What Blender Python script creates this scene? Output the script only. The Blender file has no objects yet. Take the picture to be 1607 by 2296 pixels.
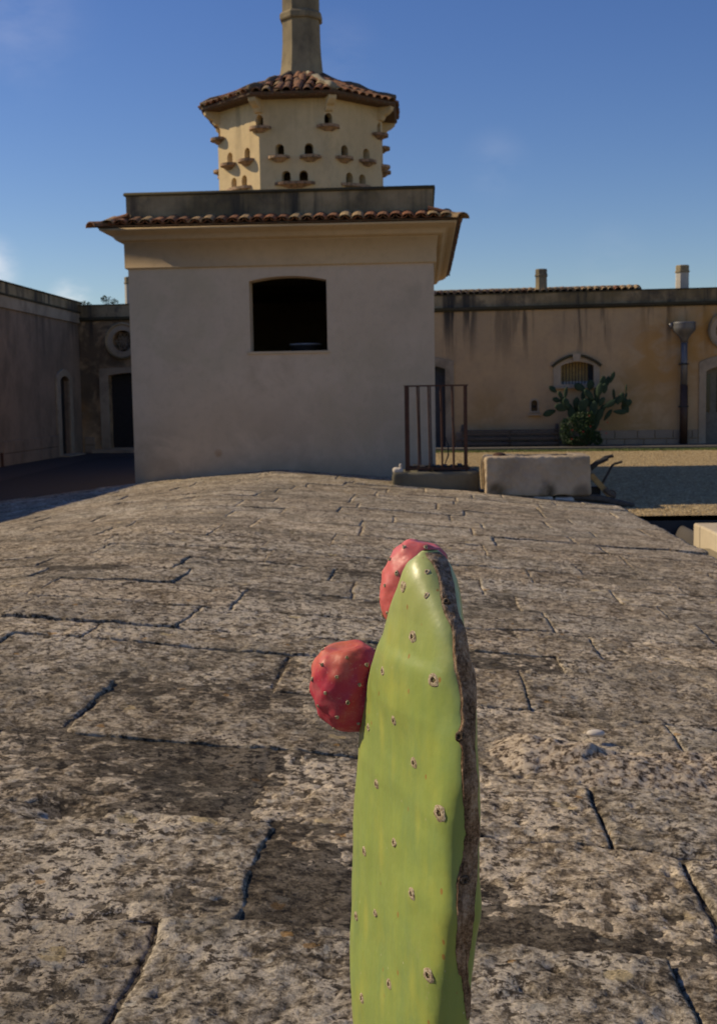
import bpy, bmesh, math, random
import numpy as np
from mathutils import Vector, Matrix
from mathutils.geometry import delaunay_2d_cdt
random.seed(7); rng = np.random.default_rng(7)
S = bpy.context.scene
COL = S.collection
R = math.radians

# ------------------------------------------------------------------ camera
cam_d = bpy.data.cameras.new('camera'); cam = bpy.data.objects.new('camera', cam_d); COL.objects.link(cam)
S.camera = cam
yaw, pitch, roll = R(3.1), R(5.43), .0165
fw = Vector((-math.sin(yaw)*math.cos(pitch), math.cos(yaw)*math.cos(pitch), -math.sin(pitch)))
r0 = Vector((math.cos(yaw), math.sin(yaw), 0)); u0 = r0.cross(fw)
rt = r0*math.cos(roll) - u0*math.sin(roll); up = u0*math.cos(roll) + r0*math.sin(roll)
M = Matrix((rt, up, -fw)).transposed().to_4x4(); M.translation = Vector((0, 0, 1.25))
cam.matrix_world = M
cam_d.sensor_fit = 'HORIZONTAL'; cam_d.sensor_width = 24.0; cam_d.lens = 2715/1607*24
cam_d.clip_start = .05; cam_d.clip_end = 600
cam_d.dof.use_dof = True; cam_d.dof.focus_distance = .86; cam_d.dof.aperture_fstop = 30

# ------------------------------------------------------------------ world and sun
SUN_EL, SUN_AZ = R(35), R(13)          # azimuth: degrees past due left, away from the camera
sdir = Vector((-math.cos(SUN_AZ)*math.cos(SUN_EL), math.sin(SUN_AZ)*math.cos(SUN_EL), math.sin(SUN_EL)))
W = bpy.data.worlds.new('World'); S.world = W; W.use_nodes = True
nt = W.node_tree; nt.nodes.clear()
wo = nt.nodes.new('ShaderNodeOutputWorld'); bg = nt.nodes.new('ShaderNodeBackground')
sky = nt.nodes.new('ShaderNodeTexSky'); sky.sky_type = 'NISHITA'; sky.sun_disc = False
sky.sun_elevation = SUN_EL; sky.sun_rotation = math.atan2(sdir.x, sdir.y)
sky.altitude = 0; sky.air_density = 1.0; sky.dust_density = .25; sky.ozone_density = 3.0
bg.inputs[1].default_value = .094
tc = nt.nodes.new('ShaderNodeTexCoord')
def wn(t, **k):
    n = nt.nodes.new(t)
    for a, b in k.items(): setattr(n, a, b)
    return n
L = nt.links.new
cn = wn('ShaderNodeTexNoise'); cn.inputs['Scale'].default_value = 9; cn.inputs['Detail'].default_value = 7; cn.inputs['Roughness'].default_value = .6
mp = wn('ShaderNodeMapping'); mp.inputs['Scale'].default_value = (1, 1, 2.2)
L(tc.outputs['Generated'], mp.inputs['Vector']); L(mp.outputs[0], cn.inputs['Vector'])
cr = wn('ShaderNodeMapRange'); cr.inputs['From Min'].default_value = .38; cr.inputs['From Max'].default_value = .68; L(cn.outputs['Fac'], cr.inputs[0])
acc = None
for (v, rad, a) in [((-.302, .91, .283), .08, .07), ((-.338, .941, .106), .032, .6), ((-.277, .957, .080), .022, .9),
                    ((-.061, .963, .264), .04, .05), ((.059, .982, .18), .035, .06), ((.15, .983, .107), .035, .05),
                    ((.8, .5, .2), .16, .5), ((-.8, .2, .3), .2, .5), ((.2, -.9, .25), .25, .6)]:
    vv = Vector(v).normalized()
    sb = wn('ShaderNodeVectorMath', operation='DISTANCE'); L(tc.outputs['Generated'], sb.inputs[0]); sb.inputs[1].default_value = vv
    mr = wn('ShaderNodeMapRange', interpolation_type='SMOOTHSTEP'); L(sb.outputs['Value'], mr.inputs[0])
    mr.inputs['From Min'].default_value = 0; mr.inputs['From Max'].default_value = rad; mr.inputs['To Min'].default_value = a; mr.inputs['To Max'].default_value = 0
    if acc is None: acc = mr.outputs[0]
    else:
        ad = wn('ShaderNodeMath', operation='ADD'); L(acc, ad.inputs[0]); L(mr.outputs[0], ad.inputs[1]); acc = ad.outputs[0]
ml = wn('ShaderNodeMath', operation='MULTIPLY', use_clamp=True); L(acc, ml.inputs[0]); L(cr.outputs[0], ml.inputs[1])
mx = wn('ShaderNodeMix', data_type='RGBA'); L(ml.outputs[0], mx.inputs['Factor']); L(sky.outputs[0], mx.inputs['A']); mx.inputs['B'].default_value = (15, 13.6, 13.2, 1)
hs = wn('ShaderNodeHueSaturation'); hs.inputs['Hue'].default_value = .518; hs.inputs['Saturation'].default_value = 1.24; L(mx.outputs['Result'], hs.inputs['Color']); L(hs.outputs[0], bg.inputs[0]); L(bg.outputs[0], wo.inputs[0])

sun_d = bpy.data.lights.new('sun', 'SUN'); sun_d.energy = 4.2; sun_d.angle = R(.53); sun_d.color = (1, .82, .56)
sun = bpy.data.objects.new('sun', sun_d); COL.objects.link(sun)
sun.rotation_euler = sdir.to_track_quat('Z', 'Y').to_euler()
S.view_settings.view_transform = 'Standard'; S.view_settings.look = 'None'
S.view_settings.exposure = 0; S.view_settings.gamma = 1

# ------------------------------------------------------------------ numpy noise
def _h(ix, iy, iz, seed):
    n = (ix*374761393 + iy*668265263 + iz*2147483647 + seed*1274126177) & 0xffffffff
    n = ((n ^ (n >> 13))*1274126177) & 0xffffffff
    return ((n ^ (n >> 16)) & 0xffff)/65535.0
def vnoise(x, y, z=0., seed=0):
    x = np.asarray(x, float); y = np.asarray(y, float); z = np.asarray(z, float)+np.zeros_like(x)
    ix = np.floor(x).astype(np.int64); iy = np.floor(y).astype(np.int64); iz = np.floor(z).astype(np.int64)
    fx, fy, fz = x-ix, y-iy, z-iz
    fx = fx*fx*(3-2*fx); fy = fy*fy*(3-2*fy); fz = fz*fz*(3-2*fz)
    r = 0
    for a in (0, 1):
        for b in (0, 1):
            for c in (0, 1):
                w = (fx if a else 1-fx)*(fy if b else 1-fy)*(fz if c else 1-fz)
                r = r + w*_h(ix+a, iy+b, iz+c, seed)
    return r*2-1
def fbm(x, y, z=0., octv=4, seed=0, rough=.5):
    r = 0; a = 1; t = 0
    for i in range(octv):
        k = 2**i
        r = r + a*vnoise(np.asarray(x)*k, np.asarray(y)*k, np.asarray(z)*k, seed+i*17); t += a; a *= rough
    return r/t

# ------------------------------------------------------------------ objects and tags
def tag(o, label=None, cat=None, group=None, kind=None):
    if label: o['label'] = label
    if cat: o['category'] = cat
    if group: o['group'] = group
    if kind: o['kind'] = kind
    return o
def thing(name, label, cat, loc=(0, 0, 0), rotz=0, group=None):
    o = bpy.data.objects.new(name, None); COL.objects.link(o); o.empty_display_size = .1
    o.location = loc; o.rotation_euler = (0, 0, rotz)
    return tag(o, label, cat, group)
def link(name, me, parent=None, loc=None, mat=None):
    o = bpy.data.objects.new(name, me); COL.objects.link(o)
    if parent: o.parent = parent
    if loc is not None: o.location = loc
    if mat is not None: o.matrix_local = mat
    return o
def local(parent):       # translation from world to the parent's frame (parents without rotation)
    return -Vector(parent.location)
def outward(me):
    bm = bmesh.new(); bm.from_mesh(me); bmesh.ops.remove_doubles(bm, verts=bm.verts, dist=1e-5)
    bmesh.ops.recalc_face_normals(bm, faces=bm.faces); bm.to_mesh(me); bm.free(); me.update()
class MB:
    def __init__(s): s.v = []; s.f = []; s.m = []
    def add(s, vs, fs, mi=0):
        n = len(s.v); s.v += [tuple(v) for v in vs]; s.f += [tuple(i+n for i in f) for f in fs]; s.m += [mi]*len(fs); return s
    def box(s, x0, y0, z0, x1, y1, z1, mi=0):
        vs = [(x, y, z) for z in (z0, z1) for y in (y0, y1) for x in (x0, x1)]
        return s.add(vs, [(0, 2, 3, 1), (4, 5, 7, 6), (0, 1, 5, 4), (2, 6, 7, 3), (0, 4, 6, 2), (1, 3, 7, 5)], mi)
    def tube(s, pts, r, n=8, mi=0, cap=True):
        pts = [Vector(p) for p in pts]; rs = r if isinstance(r, (list, tuple)) else [r]*len(pts)
        vs = []; t0 = (pts[1]-pts[0]).normalized()
        nrm = t0.orthogonal().normalized()
        for i, p in enumerate(pts):
            t = (pts[min(i+1, len(pts)-1)]-pts[max(i-1, 0)]).normalized()
            nrm = (nrm - t*nrm.dot(t)).normalized(); b = t.cross(nrm)
            for k in range(n):
                a = 2*math.pi*k/n; vs.append(p + (nrm*math.cos(a)+b*math.sin(a))*rs[i])
        fs = []
        for i in range(len(pts)-1):
            for k in range(n):
                fs.append((i*n+k, i*n+(k+1) % n, (i+1)*n+(k+1) % n, (i+1)*n+k))
        if cap: fs += [tuple(range(n))[::-1], tuple((len(pts)-1)*n+k for k in range(n))]
        return s.add(vs, fs, mi)
    def lathe(s, prof, n=16, c=(0, 0), ph=0, mi=0):     # prof of (r, z)
        vs = [(c[0]+r*math.cos(2*math.pi*k/n+ph), c[1]+r*math.sin(2*math.pi*k/n+ph), z) for r, z in prof for k in range(n)]
        fs = [(i*n+k, i*n+(k+1) % n, (i+1)*n+(k+1) % n, (i+1)*n+k) for i in range(len(prof)-1) for k in range(n)]
        fs += [tuple(range(n))[::-1], tuple((len(prof)-1)*n+k for k in range(n))]
        return s.add(vs, fs, mi)
    def build(s, name, mat, parent=None, smooth=False, loc=None, bevel=0, off=None):
        me = bpy.data.meshes.new(name)
        vs = s.v if off is None else [(x+off[0], y+off[1], z+off[2]) for x, y, z in s.v]
        me.from_pydata(vs, [], s.f)
        for m in (mat if isinstance(mat, (list, tuple)) else [mat]): me.materials.append(m)
        me.polygons.foreach_set('material_index', s.m)
        if smooth: me.polygons.foreach_set('use_smooth', [True]*len(s.f))
        me.update()
        if len(s.f) > 4: outward(me)
        o = link(name, me, parent, loc)
        if bevel:
            b = o.modifiers.new('bevel', 'BEVEL'); b.width = bevel; b.segments = 2; b.limit_method = 'ANGLE'
        return o
def grid_mesh(P, name, mat, parent=None, smooth=True, closed_u=False, off=None):
    """P: array (rows, cols, 3)"""
    nr, nc = P.shape[:2]; V = P.reshape(-1, 3).copy()
    if off is not None: V = V + np.array(off)
    i = np.arange(nr-1)[:, None]; j = np.arange(nc if closed_u else nc-1)[None, :]; j2 = (j+1) % nc
    F = np.stack([i*nc+j, i*nc+j2, (i+1)*nc+j2, (i+1)*nc+j], -1).reshape(-1, 4)
    me = bpy.data.meshes.new(name); me.vertices.add(len(V)); me.vertices.foreach_set('co', V.ravel())
    me.loops.add(F.size); me.loops.foreach_set('vertex_index', F.ravel().astype(np.int32))
    me.polygons.add(len(F)); me.polygons.foreach_set('loop_start', np.arange(0, F.size, 4, dtype=np.int32))
    me.polygons.foreach_set('loop_total', np.full(len(F), 4, np.int32))
    if smooth: me.polygons.foreach_set('use_smooth', np.ones(len(F), bool))
    me.update(calc_edges=True); me.validate()
    if mat: me.materials.append(mat)
    if closed_u: outward(me)
    return link(name, me, parent)
def soup(V, F, name, mat, parent=None, smooth=False):
    V = np.asarray(V, float); F = np.asarray(F, np.int32); k = F.shape[1]
    me = bpy.data.meshes.new(name); me.vertices.add(len(V)); me.vertices.foreach_set('co', V.ravel())
    me.loops.add(F.size); me.loops.foreach_set('vertex_index', F.ravel())
    me.polygons.add(len(F)); me.polygons.foreach_set('loop_start', np.arange(0, F.size, k, dtype=np.int32))
    me.polygons.foreach_set('loop_total', np.full(len(F), k, np.int32))
    if smooth: me.polygons.foreach_set('use_smooth', np.ones(len(F), bool))
    me.update(calc_edges=True); me.materials.append(mat)
    return link(name, me, parent)
def pip(x, y, poly):
    c = False; n = len(poly); j = n-1
    for i in range(n):
        xi, yi = poly[i]; xj, yj = poly[j]
        if (yi > y) != (yj > y) and x < (xj-xi)*(y-yi)/(yj-yi)+xi: c = not c
        j = i
    return c
def plate(mb, outer, holes, d0, d1, fn, mi=0):
    """flat plate in (u,v) with real openings, from depth d0 (front) to d1; fn(u,v,d) -> point"""
    loops = [outer]+holes; pts = []; ed = []
    for lp in loops:
        n = len(pts); pts += [Vector(p) for p in lp]; ed += [(n+i, n+(i+1) % len(lp)) for i in range(len(lp))]
    vs, es, fs, *_ = delaunay_2d_cdt(pts, ed, [], 0, 1e-6)
    keep = []
    for f in fs:
        cx = sum(vs[i].x for i in f)/len(f); cy = sum(vs[i].y for i in f)/len(f)
        if pip(cx, cy, outer) and not any(pip(cx, cy, h) for h in holes): keep.append(tuple(f))
    mb.add([fn(v.x, v.y, d0) for v in vs], keep, mi)
    mb.add([fn(v.x, v.y, d1) for v in vs], [k[::-1] for k in keep], mi)
    for lp in loops:
        n = len(lp); mb.add([fn(u, v, d0) for u, v in lp]+[fn(u, v, d1) for u, v in lp], [(i, (i+1) % n, n+(i+1) % n, n+i) for i in range(n)], mi)
    return mb
def arch(u0, u1, v0, v1, rise, n=12):     # opening outline with a segmental arch; v1 springing height
    c = (u0+u1)/2; h = (u1-u0)/2
    if rise <= 0: return [(u0, v0), (u1, v0), (u1, v1), (u0, v1)]
    rr = (h*h+rise*rise)/(2*rise); cy = v1+rise-rr; a0 = math.asin(min(1, h/rr))
    if rise > h: a0 = math.pi-a0
    return [(u0, v0), (u1, v0)]+[(c+rr*math.sin(a0-2*a0*i/n), cy+rr*math.cos(a0-2*a0*i/n)) for i in range(n+1)]
def circ(cx, cy, r, n=28): return [(cx+r*math.cos(2*math.pi*i/n), cy+r*math.sin(2*math.pi*i/n)) for i in range(n)]

# ------------------------------------------------------------------ materials
class NM:
    def __init__(s, name, rough=.85, spec=.3):
        s.m = bpy.data.materials.new(name); s.m.use_nodes = True; s.t = s.m.node_tree
        s.b = s.t.nodes['Principled BSDF']; s.b.inputs['Roughness'].default_value = rough; s.b.inputs['Specular IOR Level'].default_value = spec
        s.geo = s.t.nodes.new('ShaderNodeNewGeometry'); s.pos = s.geo.outputs['Position']; s.h = None
    def n(s, t, **k):
        x = s.t.nodes.new(t)
        for a, b in k.items(): setattr(x, a, b)
        return x
    def set(s, sock, v):
        if hasattr(v, 'is_linked') or isinstance(v, bpy.types.NodeSocket): s.t.links.new(v, sock)
        else: sock.default_value = v if not (isinstance(v, tuple) and len(v) == 3 and sock.type == 'RGBA') else (*v, 1)
    def map(s, sc, vec=None, loc=(0, 0, 0)):
        m = s.n('ShaderNodeMapping'); s.set(m.inputs['Vector'], vec or s.pos); m.inputs['Scale'].default_value = sc; m.inputs['Location'].default_value = loc
        return m.outputs[0]
    def noise(s, sc, det=4, ro=.55, vec=None, dist=0):
        x = s.n('ShaderNodeTexNoise'); s.set(x.inputs['Vector'], vec or s.pos)
        x.inputs['Scale'].default_value = sc; x.inputs['Detail'].default_value = det; x.inputs['Roughness'].default_value = ro; x.inputs['Distortion'].default_value = dist
        return x.outputs['Fac']
    def vor(s, sc, vec=None, feat='F1', out='Distance'):
        x = s.n('ShaderNodeTexVoronoi', feature=feat); s.set(x.inputs['Vector'], vec or s.pos); x.inputs['Scale'].default_value = sc
        return x.outputs[out]
    def rng(s, f, a, b, c=0., d=1.):
        x = s.n('ShaderNodeMapRange', interpolation_type='SMOOTHSTEP'); s.set(x.inputs[0], f)
        x.inputs['From Min'].default_value = a; x.inputs['From Max'].default_value = b; x.inputs['To Min'].default_value = c; x.inputs['To Max'].default_value = d
        return x.outputs[0]
    def ma(s, op, a, b=0., clamp=False):
        x = s.n('ShaderNodeMath', operation=op, use_clamp=clamp); s.set(x.inputs[0], a); s.set(x.inputs[1], b); return x.outputs[0]
    def mix(s, f, a, b, mode='MIX'):
        x = s.n('ShaderNodeMix', data_type='RGBA', blend_type=mode); s.set(x.inputs['Factor'], f); s.set(x.inputs['A'], a); s.set(x.inputs['B'], b)
        return x.outputs['Result']
    def ramp(s, f, st):
        x = s.n('ShaderNodeValToRGB'); s.set(x.inputs[0], f); e = x.color_ramp.elements
        while len(e) < len(st): e.new(.5)
        for el, (p, c) in zip(e, st): el.position = p; el.color = (*c, 1) if len(c) == 3 else c
        return x.outputs[0]
    def xyz(s, i, vec=None):
        x = s.n('ShaderNodeSeparateXYZ'); s.set(x.inputs[0], vec or s.pos); return x.outputs[i]
    def spot(s, c, r, vec=None):
        x = s.n('ShaderNodeVectorMath', operation='DISTANCE'); s.set(x.inputs[0], vec or s.pos); x.inputs[1].default_value = c
        return s.rng(x.outputs['Value'], r*.35, r, 1, 0)
    def rand(s): return s.n('ShaderNodeObjectInfo').outputs['Random']
    def bump(s, h, st=.5, dist=.01):
        x = s.n('ShaderNodeBump'); s.set(x.inputs['Height'], h); x.inputs['Strength'].default_value = st; x.inputs['Distance'].default_value = dist
        if s.h is not None: s.t.links.new(s.h, x.inputs['Normal'])
        s.h = x.outputs[0]; return s
    def done(s, col):
        s.set(s.b.inputs['Base Color'], col)
        if s.h is not None: s.t.links.new(s.h, s.b.inputs['Normal'])
        return s.m
MT = {}
AREW = [(-.0226,.872,1.0839),(-.003,.825,1.0601),(-.031,.87,1.0198),(-.02,.85,.9973),(-.003,.81,.9734),(-.033,.87,.9293),(-.018,.84,.9043),(-.048,.9,.8606),(-.008,.81,.8562),(-.036,.86,.8202)]
# --- weathered limestone paving
def paving(name, dark=1.0, mortar=False):
    m = NM(name, .92, .2)
    A = m.noise(1.3, 5, .6); B = m.noise(7, 8, .68); Cn = m.noise(30, 8, .72); D = m.noise(120, 5, .7); E = m.noise(55, 6, .75)
    t = m.ma('ADD', m.ma('ADD', m.ma('MULTIPLY', B, .28), m.ma('MULTIPLY', Cn, .42)), m.ma('MULTIPLY', E, .30))
    col = m.ramp(t, [(.41, (.055, .042, .028)), (.46, (.150, .120, .082)), (.49, (.25, .208, .150)), (.52, (.365, .312, .235)), (.57, (.56, .49, .385))])
    # pale worn crust with sharp dark pits
    pale = m.rng(m.ma('ADD', m.ma('MULTIPLY', A, .35), m.ma('MULTIPLY', m.noise(5.5, 7, .7), .65)), .50, .55)
    pit = m.rng(m.ma('ADD', m.ma('MULTIPLY', Cn, .6), m.ma('MULTIPLY', E, .4)), .455, .51)
    crust = m.mix(pit, (.085, .066, .045), (.58, .51, .405))
    col = m.mix(m.ma('MULTIPLY', pale, .85), col, crust)
    # grey lichen film, ochre lichen rosettes, rusty specks
    col = m.mix(m.ma('MULTIPLY', m.rng(m.noise(2.3, 5, .6, m.map((1, 1, 1), loc=(9, 3, 1))), .52, .62), .45), col, (.19, .17, .13))
    wob = m.n('ShaderNodeVectorMath', operation='ADD'); nz = m.n('ShaderNodeTexNoise'); nz.inputs['Scale'].default_value = 25; nz.inputs['Detail'].default_value = 4; m.set(nz.inputs['Vector'], m.pos)
    sc = m.n('ShaderNodeVectorMath', operation='SCALE'); m.set(sc.inputs[0], nz.outputs['Color']); sc.inputs['Scale'].default_value = .05
    m.set(wob.inputs[0], m.pos); m.set(wob.inputs[1], sc.outputs[0])
    wp = wob.outputs[0]
    for (vs, th, c, gate, k) in [(5.5, .16, (.52, .42, .24), (.53, .56), .8), (16, .2, (.50, .47, .40), (.50, .55), .7), (9, .13, (.38, .22, .07), (.56, .59), .7)]:
        v = m.rng(m.vor(vs, wp), th*.8, th, 1, 0); g = m.rng(m.noise(1.7+vs*.2, 3, .5, m.map((1, 1, 1), loc=(vs, 2, 5))), *gate)
        col = m.mix(m.ma('MULTIPLY', m.ma('MULTIPLY', v, g), k), col, c)
    # black crustose specks and fine grain
    col = m.mix(m.ma('MULTIPLY', m.rng(E, .38, .45, 1, 0), .8), col, (.03, .026, .02))
    col = m.mix(1., col, m.ramp(D, [(.3, (.62, .62, .62)), (.5, (1.06, 1.06, 1.06)), (.7, (1.5, 1.5, 1.5))]), 'MULTIPLY')
    col = m.mix(1., col, m.ramp(m.rand(), [(0, (.82*dark, .80*dark, .75*dark)), (.35, (.98*dark, .93*dark, .84*dark)), (.7, (.97*dark, .97*dark, .94*dark)), (1, (1.2*dark, 1.15*dark, 1.05*dark))]), 'MULTIPLY')
    m.bump(B, .4, .02); m.bump(Cn, .9, .010); m.bump(E, 1., .0055); m.bump(D, .7, .002)
    return m.done(col)
MT['paving'] = paving('weathered_paving'); MT['mortar'] = paving('paving_mortar', .36)
# --- plaster family
def plaster(name, c1, c2, stain=0., streak=0., top=3.3, bump=.4, extra=None, low=0.):
    m = NM(name, .93, .15)
    col = m.mix(m.rng(m.noise(1.1, 5, .6), .35, .65), c1, c2)
    col = m.mix(m.ma('MULTIPLY', m.rng(m.noise(9, 6, .7), .45, .7), .22), col, tuple(x*.62 for x in c1))
    if streak:
        st = m.rng(m.noise(1., 6, .62, m.map((4.2, 4.2, .28))), .47, .62)
        gate = m.rng(m.xyz(2), top-1.5, top, 0, 1)
        gn = m.rng(m.noise(.9, 2, .5, m.map((1, 1, .1))), .38, .6)
        col = m.mix(m.ma('MULTIPLY', m.ma('MULTIPLY', st, gate), m.ma('MULTIPLY', gn, streak)), col, (.055, .05, .042))
    if stain:
        sn = m.rng(m.noise(1.6, 7, .68, m.map((1, 1, .7), loc=(3, 1, 7))), .48, .66)
        col = m.mix(m.ma('MULTIPLY', sn, stain), col, (.07, .062, .048))
    if extra:
        for (c, r, cc, k) in extra:
            g = m.ma('MULTIPLY', m.spot(c, r), m.rng(m.noise(1.8, 6, .6, m.map((1, 1, 1), loc=(c[0], 4, 2)), dist=.6), .36, .58)); col = m.mix(m.ma('MULTIPLY', g, k), col, cc)
    if low: col = m.mix(m.ma('MULTIPLY', m.rng(m.ma('ADD', m.xyz(2), m.ma('MULTIPLY', m.noise(2.5, 5, .6), .8)), .4, 1.0, 1, 0), low), col, (.16, .12, .075))
    m.bump(m.noise(6, 6, .6), .3*bump, .02); m.bump(m.noise(60, 5, .65), .5*bump, .003)
    return m.done(col)
MT['facade'] = plaster('pale_plaster', (.63, .485, .325), (.68, .53, .365), stain=.05, bump=1.1, low=.3, extra=[((-3.4, 15, .3), .9, (.36, .27, .18), .5), ((-1.9, 15, .35), 1.2, (.42, .32, .21), .45), ((-.6, 15, 1.2), 1.2, (.50, .40, .24), .4), ((-2.9, 15, 2.2), 1.1, (.50, .42, .25), .4), ((-1.9, 15, 1.6), .4, (.42, .31, .19), .6), ((-2.55, 15, .58), .07, (.50, .32, .18), 1.), ((-.2, 15, 2.6), .5, (.45, .36, .24), .5)])
MT['cornice'] = plaster('cornice_plaster', (.58, .43, .255), (.62, .465, .28))
MT['dovecote'] = plaster('dovecote_plaster', (.62, .475, .26), (.68, .53, .30), streak=.35, top=5.4, stain=.16, bump=1.)
MT['wing'] = plaster('aged_ochre_plaster', (.54, .375, .20), (.47, .335, .19), streak=1., top=3.2, stain=.10,
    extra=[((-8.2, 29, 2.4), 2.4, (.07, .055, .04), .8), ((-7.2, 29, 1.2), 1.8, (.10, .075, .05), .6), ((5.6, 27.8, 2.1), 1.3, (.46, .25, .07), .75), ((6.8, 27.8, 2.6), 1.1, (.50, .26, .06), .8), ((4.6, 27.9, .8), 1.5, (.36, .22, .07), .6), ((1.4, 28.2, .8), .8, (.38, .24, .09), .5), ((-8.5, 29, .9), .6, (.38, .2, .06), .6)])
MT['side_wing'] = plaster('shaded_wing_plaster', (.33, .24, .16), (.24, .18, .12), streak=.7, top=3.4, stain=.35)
MT['mossy'] = plaster('mossy_parapet', (.42, .32, .18), (.19, .145, .075), stain=.75, streak=1., top=3.3, bump=1.2)
MT['mossy_dark'] = plaster('black_mossy_coping', (.085, .07, .035), (.05, .042, .026), stain=.5, bump=.8)
MT['surround'] = plaster('stone_surround', (.44, .355, .245), (.34, .275, .185), stain=.4)
MT['dado'] = plaster('dado_stone', (.36, .28, .19), (.30, .23, .155), stain=.2)
MT['chimney'] = plaster('chimney_plaster', (.36, .29, .17), (.24, .195, .12), stain=.6, streak=.7, top=7.3)
MT['chimney_white'] = plaster('whitewashed_chimney', (.52, .48, .40), (.44, .40, .33), stain=.1)
MT['ridge'] = plaster('lime_ridge_mortar', (.36, .33, .24), (.26, .235, .17), stain=.3)
MT['trough'] = plaster('trough_stone', (.58, .465, .32), (.44, .35, .235), stain=.3, bump=4.5, extra=[((1.32, 13.28, .19), .17, (.07, .055, .03), .9), ((.80, 13.28, .19), .14, (.10, .08, .045), .9), ((1.72, 13.28, .16), .14, (.16, .12, .07), .7), ((1.2, 13.28, .5), .35, (.34, .27, .2), .6)])
MT['plinth'] = plaster('mossy_stone_plinth', (.20, .18, .125), (.12, .115, .08), stain=.5, bump=2.0)
MT['block'] = plaster('pale_limestone_block', (.58, .50, .36), (.50, .42, .29), stain=.1)
MT['concrete'] = plaster('dark_basin_render', (.09, .08, .07), (.06, .055, .05), stain=.3)
MT['inner_shade'] = plaster('shade_dark_interior', (.20, .15, .085), (.15, .11, .065))  # shade inside the openings, put into a dark wall colour
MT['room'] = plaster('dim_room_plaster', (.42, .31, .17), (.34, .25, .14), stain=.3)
MT['white_stone'] = plaster('bleached_stone', (.60, .55, .47), (.55, .50, .42), bump=1)
# --- roof tiles
def tilemat(name, a, b, c):
    m = NM(name, .85, .25)
    col = m.ramp(m.rand(), [(0, a), (.5, b), (1, c)])
    col = m.mix(m.ma('MULTIPLY', m.rng(m.noise(14, 6, .7), .45, .62), .75), col, (.085, .07, .045))
    col = m.mix(m.ma('MULTIPLY', m.rng(m.noise(30, 5, .7), .55, .68), .6), col, (.30, .27, .17))
    m.bump(m.noise(50, 5, .7), .5, .006); return m.done(col)
MT['tile'] = tilemat('clay_roof_tile', (.25, .095, .042), (.31, .135, .062), (.17, .085, .042))
MT['tile_pale'] = tilemat('pale_lichened_tile', (.38, .245, .12), (.43, .30, .15), (.30, .19, .09))
MT['tile_deck'] = tilemat('tile_bed', (.13, .07, .04), (.13, .07, .04), (.13, .07, .04))
MT['ledge'] = tilemat('ledge_terracotta', (.40, .26, .15), (.46, .31, .19), (.34, .20, .115)); MT['ridge_dark'] = plaster('dark_ridge_mortar', (.17, .125, .085), (.11, .085, .06), stain=.4)
# --- metals, wood
def simple(name, c, rough=.6, metal=0., n1=12, k=.5, c2=None, spec=.4, bmp=.3):
    m = NM(name, rough, spec); m.b.inputs['Metallic'].default_value = metal
    col = m.mix(m.ma('MULTIPLY', m.rng(m.noise(n1, 6, .65), .4, .65), k), c, c2 or tuple(x*.5 for x in c))
    m.bump(m.noise(n1*5, 5, .6), bmp, .002); return m.done(col)
MT['rust'] = simple('rusty_iron', (.085, .04, .025), .9, c2=(.04, .022, .016))
MT['iron'] = simple('dark_iron', (.03, .027, .025), .7)
MT['zinc'] = simple('weathered_zinc', (.15, .15, .15), .5, .5, 8, .6, (.16, .16, .16))
MT['brown_pipe'] = simple('brown_painted_pipe', (.06, .032, .018), .55)
MT['blue_door'] = simple('dark_blue_paint', (.035, .045, .06), .55)
MT['black_door'] = simple('black_door_paint', (.022, .02, .018), .6)
MT['grey_panel'] = simple('grey_door_paint', (.18, .165, .13), .6)
MT['glass'] = simple('dark_glazing', (.012, .012, .014), .12, spec=.5, bmp=0)
MT['old_wood'] = simple('weathered_wood', (.12, .095, .07), .85, n1=20, k=.8)
MT['yellow_wood'] = simple('yellow_plank', (.36, .25, .10), .8, n1=20)
MT['split_wood'] = simple('fresh_split_wood', (.60, .44, .22), .8, n1=20)
MT['curtain'] = simple('yellowish_shutter', (.55, .40, .16), .7)
MT['terracotta'] = simple('old_terracotta', (.10, .065, .035), .85)
MT['enamel'] = simple('pale_enamel', (.35, .36, .38), .3, spec=.6)
MT['far_cactus'] = simple('far_cactus_skin', (.035, .06, .03), .7, n1=6, k=.5, c2=(.02, .04, .022), spec=.2)
MT['leaf'] = simple('shrub_leaf', (.032, .07, .016), .6, n1=6, k=.6, c2=(.016, .04, .010))
MT['flower'] = simple('red_flower', (.50, .025, .02), .6)
MT['twig'] = simple('twig_bark', (.10, .07, .04), .9)
def gravel():
    m = NM('courtyard_gravel', .95, .15)
    v = m.vor(45, out='Color'); col = m.mix(m.xyz(0, v), (.32, .235, .12), (.52, .39, .20))
    col = m.mix(m.ma('MULTIPLY', m.rng(m.noise(.6, 6, .6), .4, .65), .5), col, (.40, .30, .15)); col = m.mix(m.ma('MULTIPLY', m.rng(m.noise(22, 5, .7), .5, .7), .6), col, (.09, .07, .045))
    m.bump(m.vor(45), .8, .02); m.bump(m.noise(14, 6, .7), .7, .03); return m.done(col)
MT['gravel'] = gravel()
MT['pebble'] = tilemat('gravel_pebbles', (.24, .19, .13), (.24, .19, .13), (.24, .19, .13))
m = NM('loose_gravel_stone', .9, .2); col = m.ramp(m.vor(22, out='Color'), [(.2, (.26, .185, .09)), (.5, (.43, .325, .17)), (.8, (.58, .47, .28))]); MT['pebble'] = m.done(col)
def asphalt(name, c): 
    m = NM(name, .9, .2); col = m.mix(m.rng(m.noise(40, 5, .7), .4, .65), c, tuple(x*.6 for x in c)); m.bump(m.noise(60, 5, .7), .6, .008); return m.done(col)
MT['court_dark'] = asphalt('dark_courtyard_grit', (.055, .05, .042)); MT['walk'] = asphalt('side_walk_grit', (.085, .072, .058))
MT['kerb'] = asphalt('walk_paving', (.16, .145, .12))
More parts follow.
